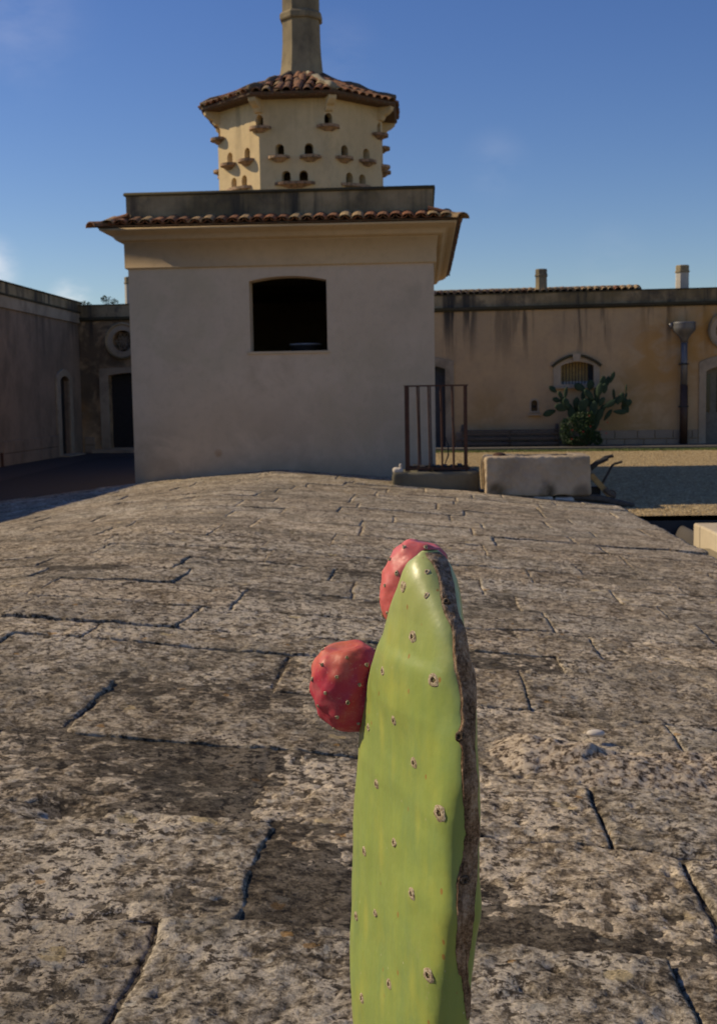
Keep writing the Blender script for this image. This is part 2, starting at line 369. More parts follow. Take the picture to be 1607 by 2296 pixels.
m = NM('basin_water', .06, .5); m.b.inputs['Transmission Weight'].default_value = .6; m.b.inputs['IOR'].default_value = 1.33; m.bump(m.noise(6, 3, .5), .06, .01); MT['water'] = m.done((.05, .04, .02))
MT['grass'] = simple('verge_grass', (.12, .17, .04), .8, n1=3, c2=(.22, .20, .08))
# --- cactus skin
m = NM('cactus_skin', .42, .45)
m.b.inputs['Coat Weight'].default_value = .25; m.b.inputs['Coat Roughness'].default_value = .32; m.b.inputs['Subsurface Weight'].default_value = .05; m.b.inputs['Subsurface Radius'].default_value = (.010, .014, .004); m.b.inputs['Subsurface Scale'].default_value = .35
st = m.noise(1., 5, .55, m.map((95, 95, 7)))
col = m.mix(m.rng(st, .30, .72, .25, .85), (.245, .33, .085), (.30, .375, .08))
col = m.mix(m.rng(m.noise(14, 5, .6), .45, .68, 0, .7), col, (.37, .40, .075))
col = m.mix(m.rng(m.noise(26, 5, .6, m.map((1, 1, .5), loc=(2, 2, 2))), .5, .66, 0, .5), col, (.20, .30, .10))
col = m.mix(m.rng(m.xyz(2), 1.03, 1.14, 0, .6), col, (.42, .46, .19))  # paler towards the tip: glossy sheen put into the skin colour
wpos = m.map((1, 1, .62))
for vs, th, c, k in [(95, .16, (.33, .16, .04), .85), (170, .12, (.55, .56, .33), .8), (60, .085, (.26, .12, .035), .8)]:
    rv = m.n('ShaderNodeTexVoronoi'); m.set(rv.inputs['Vector'], wpos); rv.inputs['Scale'].default_value = vs
    pick = m.rng(m.xyz(0, rv.outputs['Color']), .80, .82); col = m.mix(m.ma('MULTIPLY', m.ma('MULTIPLY', m.rng(rv.outputs['Distance'], th*.6, th, 1, 0), pick), k), col, c)
scr = m.rng(m.noise(70, 2, .4, m.map((1.6, 1.6, .5), loc=(5, 5, 5)), dist=1.5), .495, .505, 0, 1); scr2 = m.rng(m.noise(70, 2, .4, m.map((1.6, 1.6, .5), loc=(5, 5, 5)), dist=1.5), .505, .515, 1, 0)
col = m.mix(m.ma('MULTIPLY', m.ma('MULTIPLY', scr, scr2), m.rng(m.noise(12, 3), .58, .68, 0, .5)), col, (.42, .40, .22))
m.set(m.b.inputs['Roughness'], m.rng(m.noise(60, 4), .3, .7, .34, .52))
m.bump(m.noise(22, 4, .55), .25, .006); m.bump(m.noise(260, 4, .6), .22, .0006); m.bump(st, .12, .0015)
for (ax_, ay_, az_) in AREW:      # yellowish streak in the skin under each scab
    dv_ = m.n('ShaderNodeVectorMath', operation='DISTANCE'); m.set(dv_.inputs[0], m.map((1, 1, .33), loc=(0, 0, 0))); dv_.inputs[1].default_value = (ax_, ay_, (az_-.013)*.33)
    col = m.mix(m.rng(dv_.outputs['Value'], .001, .0085, .6, 0), col, (.42, .44, .085))
MT['pad'] = m.done(col)
m = NM('corky_bark', .9, .2)
col = m.ramp(m.ma('ADD', m.ma('MULTIPLY', m.noise(90, 7, .7, m.map((1, 1, .45))), .6), m.ma('MULTIPLY', m.noise(400, 4, .7), .4)), [(.38, (.05, .03, .014)), (.47, (.19, .12, .065)), (.54, (.33, .225, .13)), (.64, (.50, .38, .25))])
col = m.mix(m.rng(m.xyz(2), 1.085, 1.10, 0, .5), col, m.ramp(m.noise(160, 6, .7), [(.4, (.05, .038, .028)), (.5, (.20, .165, .13)), (.62, (.42, .37, .30))]))
m.bump(m.noise(1., 6, .6, m.map((420, 420, 40))), .8, .0015); m.bump(m.noise(300, 5, .7), .9, .001)
MT['cork'] = m.done(col)
m = NM('areole_scab', .9, .2); col = m.ramp(m.noise(500, 5, .7), [(.35, (.17, .12, .07)), (.5, (.42, .34, .22)), (.65, (.60, .52, .38))]); m.bump(m.noise(500, 5, .7), 1., .001); MT['scab'] = m.done(col)
m = NM('areole_core', .95, .1); col = m.ramp(m.noise(700, 4, .7), [(.4, (.03, .022, .014)), (.6, (.13, .095, .06))]); m.bump(m.noise(700, 4, .7), 1., .001); MT['core'] = m.done(col)
m = NM('areole_dark_scab', .9, .2); col = m.ramp(m.noise(400, 5, .7), [(.35, (.035, .024, .014)), (.5, (.12, .085, .05)), (.65, (.24, .18, .12))]); m.bump(m.noise(400, 5, .7), 1., .001); MT['dark_scab'] = m.done(col)
def fruit_mat(name, red, org, axis, z0, z1, tint):
    m = NM(name, .5, .4); m.b.inputs['Subsurface Weight'].default_value = .12; m.b.inputs['Subsurface Radius'].default_value = (.012, .003, .002); m.b.inputs['Subsurface Scale'].default_value = .4
    d = m.n('ShaderNodeVectorMath', operation='DOT_PRODUCT'); m.set(d.inputs[0], m.pos); d.inputs[1].default_value = axis
    f = m.ma('ADD', d.outputs['Value'], m.ma('MULTIPLY', m.ma('SUBTRACT', m.noise(30, 5, .6), .5), .07))
    col = m.mix(m.rng(f, z0, z1), red, org)
    col = m.mix(m.rng(m.noise(60, 5, .6), .45, .68, 0, .5), col, tint)
    col = m.mix(m.rng(m.noise(330, 4, .7), .58, .68, 0, .45), col, (.55, .25, .22))
    col = m.mix(m.rng(m.noise(28, 6, .65), .5, .66, 0, .38), col, (.52, .20, .19)); m.set(m.b.inputs['Roughness'], m.rng(m.noise(50, 5, .6), .35, .65, .38, .62)); m.bump(m.noise(420, 4, .65), .3, .0005); return m.done(col)

# ================================================================== GROUND AND PLATFORM
def zsurf(X, Y): return .45-.0065*Y-.09*(np.sqrt((X+1.8)**2+.09)-.3)
def back_edge(X): return np.where(X < -3.65, 15.02+(X+3.65)*.95, np.where(X > .12, 14.32, 15.02))
hole = [(2.0, 5), (2.52, 5), (2.52, 11.38), (4.6, 11.38), (4.6, 12.36), (2.0, 12.36)]
g = MB(); plate(g, [(-140, -60), (160, -60), (160, 240), (-140, 240)], [hole], 0, -.05, lambda u, v, d: (u, v, d))
tag(g.build('gravel_ground', MT['gravel']), kind='structure')
g = MB().add([(-9.3, 8, .004), (-5.0, 8, .004), (-2.9, 15.2, .004), (-2.9, 28.8, .004), (-9.3, 29.2, .004)], [(0, 1, 2, 3, 4)])
tag(g.build('dark_courtyard_ground', MT['court_dark']), kind='structure')
g = MB().add([(-9.3, 8, .008), (-6.1, 8, .008), (-6.73, 18.9, .008), (-7.24, 26.6, .008), (-3.0, 27.4, .008), (-3.0, 28.8, .008), (-9.3, 29.3, .008)], [(0, 1, 2, 3), (0, 3, 6), (3, 4, 5, 6)])
tag(g.build('side_walk', MT['walk']), kind='structure')

plat = MB()
xs = np.linspace(-5.6, 2.02, 40)
# core of the raised platform under its paving
ys = [(-.9, float(back_edge(x))-.05) for x in xs]
for i in range(len(xs)-1):
    a, b = xs[i], xs[i+1]; (y0, y1), (_, y2) = ys[i], ys[i+1]; n = 12
    for k in range(n):
        p = lambda x, yy, dz=-.06: (x, yy, float(zsurf(x, yy))+dz)
        ya, yb = y0+(y1-y0)*k/n, y0+(y1-y0)*(k+1)/n; yc, yd = y0+(y2-y0)*k/n, y0+(y2-y0)*(k+1)/n
        plat.add([p(a, ya), p(b, yc), p(b, yd), p(a, yb)], [(0, 1, 2, 3)])
def side(path, dz=-.035):
    for (xa, ya), (xb, yb) in zip(path[:-1], path[1:]):
        plat.add([(xa, ya, -.6), (xb, yb, -.6), (xb, yb, float(zsurf(xb, yb))+dz), (xa, ya, float(zsurf(xa, ya))+dz)], [(0, 1, 2, 3)])
side([(2.045, y) for y in np.linspace(-.9, 14.28, 30)])
side([(x, 14.28) for x in np.linspace(2.045, .1, 8)])
side([(x, float(back_edge(x))-.04) for x in np.linspace(-3.66, -5.6, 8)])
platform = plat.build('stone_platform', MT['white_stone']); tag(platform, kind='structure')

rb = [-.9, -.4, .05, .55, 1.05, 1.55, 2.02, 2.56, 3.09, 3.73, 4.28, 4.62, 5.12, 5.66, 6.14, 6.6, 7.12, 7.66, 8.3, 8.9]
while rb[-1] < 14.5: rb.append(rb[-1]+random.uniform(.46, .6))
rb[-1] = 15.02
known = {5: [-.47, .42], 6: [-.335, .54], 7: [-.405, .405], 8: [-.972, -.12, .74], 9: [-.49, .33], 10: [-1.25, -.3, .5], 11: [-.965, -.1, .69],
         12: [-.838, -.1, .552], 13: [-1.2, -.35, .45], 14: [-.49, .3], 17: [-.6, .4], 18: [-.445, .5]}
OPEN = {(5, -.47), (6, -.335), (6, .54), (7, -.405), (7, .405), (8, -.972), (9, -.49), (11, -.965), (11, .69), (12, -.838), (12, .552), (14, -.49), (18, -.445)}
def KN(r, t): return (r, t) in OPEN
def ybound(i, X): return rb[i] + (.028*vnoise(np.asarray(X)*1.1, np.full_like(np.asarray(X, float), rb[i]*3), 0, 5) if 0 < i < len(rb)-1 else 0*np.asarray(X, float))
def ticks(r):
    t = sorted(known.get(r, [random.uniform(-.4, .4)]))
    while t[0] > -5.0: t.insert(0, t[0]-random.uniform(.68, 1.02))
    while t[-1] < 1.55: t.append(t[-1]+random.uniform(.68, .98))
    t = [x for x in t if -5.3 < x < 1.85]
    return [-5.6]+t+[2.08]
ROWT = [ticks(r) for r in range(len(rb)-1)]
GAP = [{t: (random.uniform(.0045, .0065) if (t in known.get(r, []) and KN(r, t)) else random.uniform(.0015, .004)) for t in ROWT[r]} for r in range(len(rb)-1)]
def relief(X, Y, near):
    h = .010*fbm(X*2.2, Y*2.2, 0, 3, 1) + .0065*fbm(X*9, Y*9, 0, 4, 3, .6)
    if near:
        c = fbm(X*34, Y*34, 0, 3, 9, .6); h = h + .0052*c - .016*np.clip(-fbm(X*24, Y*24, 0, 3, 12)-.16, 0, 1)
        h = h + .0018*vnoise(X*95, Y*95, 0, 21)
    h = h - .035*np.exp(-(((X+.80)/.075)**2+((Y-2.55)/.06)**2)) - .02*np.exp(-(((X+.62)/.05)**2+((Y-2.52)/.04)**2))
    return h
ns = 0
for r in range(len(rb)-1):
    for a, b in zip(ROWT[r][:-1], ROWT[r][1:]):
        yc = (rb[r]+rb[r+1])/2; vis = yc > 1.2 and (a < .30*yc+.35) and (b > -.44*yc-.35)
        res = .05 if not vis else (.0075 if yc < 3.2 else .0105 if yc < 5.2 else .017 if yc < 8 else .03)
        nu = max(8, int((b-a)/res)); nv = max(6, int((rb[r+1]-rb[r])/res))
        if not vis: nu, nv = 8, 4
        u = np.linspace(0, 1, nu); v = np.linspace(0, 1, nv)
        u = .5-.5*np.cos(np.pi*u)*.25-.75*(.5-u); v = .5-.5*np.cos(np.pi*v)*.25-.75*(.5-v)
        U, V = np.meshgrid(u, v)
        wob = vnoise(np.full_like(V, a*9), V*5+rb[r]*9, 0, 31)*.008; wob2 = vnoise(np.full_like(V, b*9), V*5+rb[r]*9, 0, 31)*.008
        g1, g2 = GAP[r][a]*(1 if yc < 4.5 else .6), GAP[r][b]*(1 if yc < 4.5 else .6)
        X = (a+g1+wob)*(1-U)+(b-g2+wob2)*U
        Y = (ybound(r, X)+.0035)*(1-V)+(ybound(r+1, X)-.0035)*V
        Y = Y + (vnoise(X*9, Y*9, 0, 44))*.004*(np.abs(V-.5)*2)**3
        Y = np.minimum(Y, back_edge(X))
        dx = np.minimum(U, 1-U)*(b-a); dy = np.minimum(V, 1-V)*(rb[r+1]-rb[r])
        sx = np.where(U < .5, min(1, g1/.008), min(1, g2/.008)); chip = np.clip(.25+vnoise(X*9, Y*9, 0, 77)+.5*vnoise(X*30, Y*30, 0, 78), 0, 1)
        kj = float(np.clip(1.25-yc/7.5, .25, 1)); chip = chip*kj
        edge = .009*kj*sx*np.exp(-dx/.006)+.0065*kj*np.exp(-dy/.005)*(.45+chip) + .008*chip*(sx*np.exp(-dx/.028)+.8*np.exp(-dy/.022))
        tilt = random.gauss(0, .005)*(U-.5)+(random.gauss(0, .008)*(V-.5)+random.gauss(0, .0035))*(1 if yc < 5 else .5)
        Z = zsurf(X, Y)+relief(X, Y, vis and yc < 8)-edge+tilt
        P = np.stack([X, Y, Z], -1)
        # skirt: one more ring going down into the joint
        Pf = np.zeros((nv+2, nu+2, 3)); Pf[1:-1, 1:-1] = P
        Pf[0, 1:-1] = P[0]; Pf[-1, 1:-1] = P[-1]; Pf[1:-1, 0] = P[:, 0]; Pf[1:-1, -1] = P[:, -1]
        for (i, j, k, l) in [(0, 0, 1, 1), (0, -1, 1, -2), (-1, 0, -2, 1), (-1, -1, -2, -2)]: Pf[i, j] = Pf[k, l]
        ring = np.ones((nv+2, nu+2), bool); ring[1:-1, 1:-1] = False; Pf[ring, 2] -= .05
        grid_mesh(Pf, 'paving_stone', MT['paving'], platform); ns += 1
# mortar bed between the stones
X, Y = np.meshgrid(np.arange(-2.6, 2.0, .014), np.arange(1.2, 7.6, .014))
Z = zsurf(X, Y)-.0080+.0035*np.clip((Y-3)/3, 0, 1)+.003*fbm(X*2.5, Y*2.5, 0, 2, 66)+.0045*fbm(X*26, Y*26, 0, 3, 61)+relief(X, Y, False)
for r in range(len(rb)-1):
    sel = (Y >= rb[r]-.02) & (Y < rb[r+1]+.02)
    for t in [q for q in ROWT[r][1:-1] if KN(r, q)]: Z = Z-np.where(sel & (np.abs(X-t) < .05), .006*np.clip(1-np.abs(X-t)/.018, 0, 1)*(.75+.5*vnoise(X*8, Y*8, 0, 8)), 0)
o = grid_mesh(np.stack([X, Y, Z], -1), 'mortar_bed', MT['mortar'], platform)
X, Y = np.meshgrid(np.linspace(-5.5, 2.0, 80), np.linspace(-.8, 15, 120)); Y = np.minimum(Y, back_edge(X)-.03)
Z = zsurf(X, Y)-.012-np.where((Y > 1.3) & (Y < 7.5) & (X > -2.5) & (X < 1.9), .03, 0)
grid_mesh(np.stack([X, Y, Z], -1), 'mortar_bed', MT['mortar'], platform)
# pale lumpy mortar repair right of the cactus
X, Y = np.meshgrid(np.linspace(.12, 1.35, 200), np.linspace(2.9, 3.62, 120))
cen = 3.24-.05*(X-.3)+.03*np.sin(X*9)
w = np.exp(-((Y-cen)/.16)**2)*np.clip((X-.14)/.12, 0, 1)*np.clip((1.32-X)/.3, 0, 1)
Z = zsurf(X, Y)-.022+w*(.062+.034*fbm(X*8, Y*9, 0, 4, 71, .6))+.006*fbm(X*40, Y*40, 0, 3, 72)
m = NM('pale_repair_mortar', .95, .15); A = m.noise(9, 7, .7); B = m.noise(55, 7, .72)
col = m.ramp(B, [(.40, (.07, .05, .032)), (.48, (.27, .21, .145)), (.56, (.50, .42, .31))]); col = m.mix(m.ma('MULTIPLY', m.rng(A, .5, .62), .7), col, (.50, .42, .31)); col = m.mix(m.rng(B, .43, .47, 1, 0), col, (.06, .045, .03))
m.bump(A, .6, .015); m.bump(B, .8, .005); MT['repair'] = m.done(col)
grid_mesh(np.stack([X, Y, Z], -1), 'mortar_patch', MT['repair'], platform)

# stone basin beside the platform
bs = thing('water_basin', 'sunken stone water basin with dark sides along the right edge of the paved platform', 'basin', (2.3, 9, -.5))
off = local(bs)
m_ = MB()
for (xa, ya), (xb, yb) in zip(hole, hole[1:]+hole[:1]): m_.add([(xa, ya, -.6), (xb, yb, -.6), (xb, yb, .001), (xa, ya, .001)], [(0, 1, 2, 3)])
m_.add([(x, y, -.6) for x, y in hole], [tuple(range(6))])
m_.build('basin_lining', MT['concrete'], bs, off=off)
y = 11.34; k = 0
for ln in [.26, .9, 1.0, .95, 1.05, .9, .95]:
    b_ = MB().box(2.50, y-ln+.02, -.30, 2.76, y, .03+random.uniform(-.008, .008)); y -= ln
    o = b_.build('stone_block', MT['block'], bs, off=off, bevel=.018)
MB().box(2.0, 5.0, -.14, 2.52, 10.7, -.125).build('water', MT['water'], bs, off=off)
P = []
for yy in np.linspace(11.40, 12.34, 14): P.append([(2.50+.22*t, yy, -.5+.40*math.sin(math.pi*min(1, max(0, t)))**.35) for t in np.linspace(0, 1, 12)])
grid_mesh(np.array(P), 'rounded_wall', MT['concrete'], bs, off=off)

# loose gravel stones over the courtyard
def scatter(n, fx, size, name, mat, zf=0.):
    c = fx(n); n = len(c)
    base = np.array([(1, 0, 0), (-1, 0, 0), (0, 1, 0), (0, -1, 0), (0, 0, 1), (0, 0, -.5)], float)
    s = size*rng.uniform(.5, 1.6, (n, 1, 1)); V = base[None]*s*rng.uniform(.6, 1.2, (n, 6, 3))
    a = rng.uniform(0, 6.28, n); ca, sa = np.cos(a)[:, None], np.sin(a)[:, None]
    x = V[..., 0]*ca-V[..., 1]*sa; y = V[..., 0]*sa+V[..., 1]*ca
    V = np.stack([x+c[:, 0:1], y+c[:, 1:2], V[..., 2]*.7+zf+(c[:, 2:3] if c.shape[1] > 2 else 0)], -1).reshape(-1, 3)
    F = np.array([(0, 2, 4), (2, 1, 4), (1, 3, 4), (3, 0, 4), (2, 0, 5), (1, 2, 5), (3, 1, 5), (0, 3, 5)])
    F = (F[None]+6*np.arange(n)[:, None, None]).reshape(-1, 3)
    return soup(V, F, name, mat)
def fx(n):
    y = rng.uniform(12.4, 27, n); x = rng.uniform(0, 1, n)*(y*.27+.6-.3)+.3
    return np.stack([x, y], 1)
tag(scatter(52000, fx, .011, 'loose_gravel', MT['pebble']), kind='stuff')
def fx2(n): 
    y = rng.uniform(1.4, 6.5, n)**1; x = rng.uniform(-.42, .30, n)*y; return np.stack([x, y, zsurf(x, y)+.8*relief(x, y, False)-.002], 1)
tag(scatter(1500, fx2, .0022, 'fine_grit', MT['mortar']), kind='stuff')
pb = []
for i in range(12):
    th = math.pi*i/11; pb.append([(.485+.026*math.sin(th)*math.cos(q), 3.43+.017*math.sin(th)*math.sin(q), float(zsurf(.485, 3.43))+.03+.011*math.cos(th)) for q in np.linspace(0, 2*math.pi, 17)])
o = grid_mesh(np.array(pb), 'pebble', MT['white_stone']); tag(o, 'smooth white pebble lying on the pale lumpy mortar right of the cactus', 'pebble')

# ================================================================== CENTRAL BUILDING
BX0, BX1, BY0, BY1 = -3.61, .155, 15.0, 21.5; BCX, BCY = (BX0+BX1)/2, (BY0+BY1)/2
bld = thing('plastered_outbuilding', 'pale plastered square outbuilding with dark window opening and tiled eaves behind the paved platform', 'building', (BCX, BCY, 0))
off = local(bld)
w = MB(); front = lambda u, v, d: (u, BY0+d, v)
plate(w, [(BX0, -.3), (BX1, -.3), (BX1, 2.9), (BX0, 2.9)], [arch(-2.115, -1.16, 1.83, 2.69, .055)], 0, .28, front)
w.box(BX0, BY0+.28, -.3, BX0+.28, BY1, 2.9); w.box(BX1-.28, BY0+.28, -.3, BX1, BY1, 2.9); w.box(BX0+.28, BY1-.28, -.3, BX1-.28, BY1, 2.9)
w.build('wall', MT['facade'], bld, off=off)
w = MB().box(BX0+.29, BY0+.29, 1.62, BX1-.29, BY1-.29, 1.70); w.box(BX0+.28, BY0+.28, 2.905, BX1-.28, BY1-.28, 3.1)
w.add([(x, y, z) for z in (1.7, 2.905) for x, y in ((BX0+.281, BY0+.281), (BX1-.281, BY0+.281), (BX1-.281, BY1-.281), (BX0+.281, BY1-.281))], [(1, 2, 6, 5), (2, 3, 7, 6), (3, 0, 4, 7)])
# inner face of the front wall around the window
plate(w, [(BX0+.29, 1.7), (BX1-.29, 1.7), (BX1-.29, 2.9), (BX0+.29, 2.9)], [arch(-2.115, -1.16, 1.83, 2.69, .055)], .283, .30, front)
w.build('interior', MT['room'], bld, off=off)
MB().box(-2.15, BY0-.018, 1.795, -1.135, BY0+.2, 1.829).build('window_sill', MT['cornice'], bld, off=off, bevel=.004)
def ring(rect, prof, name, mat, parent, closed=True):
    x0, x1, y0, y1 = rect; P = []
    for (o_, z) in prof+[prof[0]]:
        P.append([(x0-o_, y0-o_, z), (x1+o_, y0-o_, z), (x1+o_, y1+o_, z), (x0-o_, y1+o_, z)])
    P = np.array(P)[::-1]
    return grid_mesh(P, name, mat, parent, smooth=False, closed_u=True, off=local(parent))
prof = [(-.02, 2.87), (.03, 2.87), (.034, 2.885), (.034, 3.175), (.05, 3.18), (.05, 3.195)]
prof += [(.05+.085*math.sin(a), 3.195+.085*(1-math.cos(a))) for a in np.linspace(.2, 1.5, 6)]
prof += [(.15, 3.29), (.155, 3.31), (.175, 3.315), (.18, 3.33)]+[(.18+.075*t, 3.33+.05*t*t) for t in (.3, .6, 1)]+[(.275, 3.39), (.275, 3.425), (-.02, 3.46)]
prof = [(o_, z if z < 3.19 else 3.18+(z-3.18)*.62) for o_, z in prof]
ring((BX0, BX1, BY0, BY1), prof, 'cornice', MT['cornice'], bld)
# parapet on the wall line with a thin coping
pm = MB()
for (x0, y0, x1, y1) in [(BX0, BY0, BX1, BY0+.18), (BX0, BY0+.18, BX0+.18, BY1), (BX1-.18, BY0+.18, BX1, BY1), (BX0+.18, BY1-.18, BX1-.18, BY1)]: pm.box(x0, y0, 3.36, x1, y1, 3.75)
pm.build('parapet', MT['mossy'], bld, off=off)
ring((BX0, BX1, BY0, BY1), [(-.2, 3.752), (.022, 3.752), (.026, 3.765), (.018, 3.79), (-.2, 3.795)], 'parapet_coping', MT['mossy_dark'], bld)
MB().box(BX0+.18, BY0+.18, 3.46, BX1-.18, BY1-.18, 3.62).build('roof_terrace', MT['mossy'], bld, off=off)
# roof tiles: half round clay tile, axis along +y, convex up
def tile_mesh(name, mat, r0=.075, r1=.062, ln=.40, th=.013, n=7):
    vs = []; fs = []
    for (y, r) in ((0, r0), (ln, r1)):
        for rr in (r, r-th):
            for i in range(n): a = math.pi*i/(n-1); vs.append((rr*math.cos(a), y, rr*math.sin(a)))
    o0, i0, o1, i1 = 0, n, 2*n, 3*n
    for k in range(n-1):
        fs += [(o0+k, o0+k+1, o1+k+1, o1+k), (i0+k, i1+k, i1+k+1, i0+k+1), (o0+k, i0+k, i0+k+1, o0+k+1), (o1+k, o1+k+1, i1+k+1, i1+k)]
    fs += [(o0, o1, i1, i0), (o0+n-1, i0+n-1, i1+n-1, o1+n-1)]
    me = bpy.data.meshes.new(name); me.from_pydata(vs, [], fs); me.materials.append(mat); me.update(); return me
TM = tile_mesh('roof_tile', MT['tile']); TM2 = tile_mesh('channel_tile', MT['tile'], .07, .08); TMP = tile_mesh('roof_tile_pale', MT['tile_pale']); HIP = tile_mesh('hip_tile', MT['tile'], .10, .085, .46, .016); HIPP = tile_mesh('hip_tile_pale', MT['tile_pale'], .10, .085, .46, .016)
def place_tile(me, parent, p, upslope, normal, name='roof_tile', flip=False, jit=.012, sc=1., zs=.62, ws=1.):
    y = Vector(upslope).normalized(); z = Vector(normal).normalized(); z = (z-y*z.dot(y)).normalized(); x = y.cross(z)
    if flip: x, z = -x, -z
    m = Matrix((x, y, z)).transposed()
    m = m @ Matrix.Rotation(random.gauss(0, jit*1.5), 3, 'Z') @ Matrix.Rotation(random.gauss(0, jit), 3, 'X') @ Matrix.Diagonal((sc*ws, sc, sc*zs))
    m = m.to_4x4(); m.translation = Vector(p)+Vector([random.gauss(0, jit*.2) for _ in range(3)])-Vector(parent.location)
    return link(name, me, parent, mat=m)
def skirt_side(p0, p1, outv, n, left_end=0):
    """row of cover and channel tiles between eave corners p0..p1, rising inward"""
    d = Vector(p1)-Vector(p0); upv = Vector((-outv[0]*.45, -outv[1]*.45, .125)); nrm = Vector((outv[0]*.125, outv[1]*.125, .45))
    for i in range(n):
        p = Vector(p0)+d*((i+.5)/n)
        place_tile(TMP if random.random() < .25 else TM, bld, p+Vector((0, 0, .018)), upv, nrm, sc=1.08)
        if i < n-1: place_tile(TM2, bld, Vector(p0)+d*((i+1.0)/n)+Vector((0, 0, .052))-Vector((outv[0], outv[1], 0))*.015, upv, nrm, 'channel_tile', True, .006, 1.0)
E0, ez = .345, 3.352
fy = BY0-E0; by = BY1+E0; lx = BX0-E0; rx = BX1+E0
skirt_side((lx+.12, fy, ez), (rx-.12, fy, ez), (0, -1), 28)
skirt_side((rx, fy+.12, ez), (rx, by-.12, ez), (1, 0), 45)
skirt_side((lx, fy+.12, ez), (lx, by-.12, ez), (-1, 0), 45)
# bed of the skirt
ring((BX0, BX1, BY0, BY1), [(.0, 3.342), (.30, 3.342), (.315, 3.352), (.0, 3.44)], 'tile_bed', MT['tile_deck'], bld)
for (cx, cy, dx, dy, me) in [(lx, fy, 1, 1, HIP), (rx, fy, -1, 1, HIPP), (rx, by, -1, -1, HIP), (lx, by, 1, -1, HIP)]:
    for k, q in enumerate((-.02, .26) if cy < 17 else (.1, .36)):
        u_ = Vector((dx, dy, .17)).normalized()
        place_tile(me, bld, Vector((cx, cy, ez-.01))+u_*q+Vector((0, 0, .02*k)), u_, (0, 0, 1), 'hip_tile', False, .01, 1.1)
# something round standing inside the window
tb = thing('wash_tub', 'round pale enamelled tub on the ledge inside the dark window opening', 'tub', (-1.49, 15.62, 1.775)); 
MB().lathe([(.14, 0), (.17, .03), (.20, .13), (.205, .15), (.185, .15), (.16, .05), (.001, .04)], 28).build('tub_body', MT['iron'], tb, smooth=True)
MB().lathe([(.20, .143), (.215, .15), (.215, .163), (.195, .168), (.185, .16)], 32).build('rim', MT['enamel'], tb, smooth=True)

# ================================================================== DOVECOTE
DX, DY, AP = -1.725, 18.2, 1.17
dv = thing('dovecote_tower', 'octagonal cream dovecote with arched pigeon holes and tall chimney on top of the outbuilding', 'dovecote', (DX, DY, 3.6)); off = local(dv)
hs = AP*math.tan(math.pi/8)
def face_fn(k, ap=AP):
    a = k*math.pi/4-math.pi/2; n = Vector((math.cos(a), math.sin(a))); t = Vector((-n.y, n.x))
    return (lambda u, v, d: (DX+n.x*(ap-d)+t.x*u*(1-d/ap), DY+n.y*(ap-d)+t.y*u*(1-d/ap), v)), n, t
def holes_for():
    hw = .062
    return [arch(c-hw, c+hw, z, z+.085, hw, 10) for c, z in [(-.205, 4.60), (.205, 4.60), (-.122, 4.235), (.122, 4.235)]]
wl = MB()
zc = 5.00; hw = .062
for k in range(8):
    fn, n, t = face_fn(k)
    # half of a pigeon hole notched into each vertical edge (the holes on the corners)
    nr = [(hs, 3.6), (hs, zc), (hs-hw, zc), (hs-hw, zc+.085)]+[(hs-hw*math.cos(q), zc+.085+hw*math.sin(q)) for q in np.linspace(.3, 1.4, 4)]+[(hs, zc+.085+hw), (hs, 5.42)]
    outer = nr+[(-x, z) for x, z in nr[::-1]]
    plate(wl, outer, holes_for(), 0, .13, fn)
wl.build('wall', MT['dovecote'], dv, off=off)
MB().lathe([(AP*.80, 3.62), (AP*.80, 5.4)], 8, (DX, DY), math.pi/8).build('dark_inside', MT['inner_shade'], dv, off=off)  # closed drum whose dark colour stands in for shade behind the pigeon holes
lg = MB()
ang = np.linspace(0, math.pi, 13)
def ledge(parent, c, n, t, r=.165, w=1., th=.038):
    mb = MB(); top = [(c[0]+t.x*r*w*math.cos(a)+n.x*r*.95*math.sin(a)-n.x*.02, c[1]+t.y*r*w*math.cos(a)+n.y*r*.95*math.sin(a)-n.y*.02) for a in ang]
    N = len(top)
    mb.add([(x, y, c[2]) for x, y in top]+[(x, y, c[2]-th) for x, y in top], [tuple(range(N)), tuple(range(2*N-1, N-1, -1))]+[(i, N+i, N+(i+1) % N, (i+1) % N) for i in range(N)])
    # tapered mortar corbel beneath
    m2 = [(c[0]+(x-c[0])*.35, c[1]+(y-c[1])*.35) for x, y in top]
    mb.add([(x, y, c[2]-th) for x, y in [(c[0]+(x-c[0])*.8, c[1]+(y-c[1])*.8) for x, y in top]]+[(x, y, c[2]-th-.045) for x, y in m2], [(i, N+i, N+(i+1) % N, (i+1) % N) for i in range(N)]+[tuple(range(2*N-1, N-1, -1))])
    return mb.build('landing_ledge', MT['ledge'], parent, off=off)
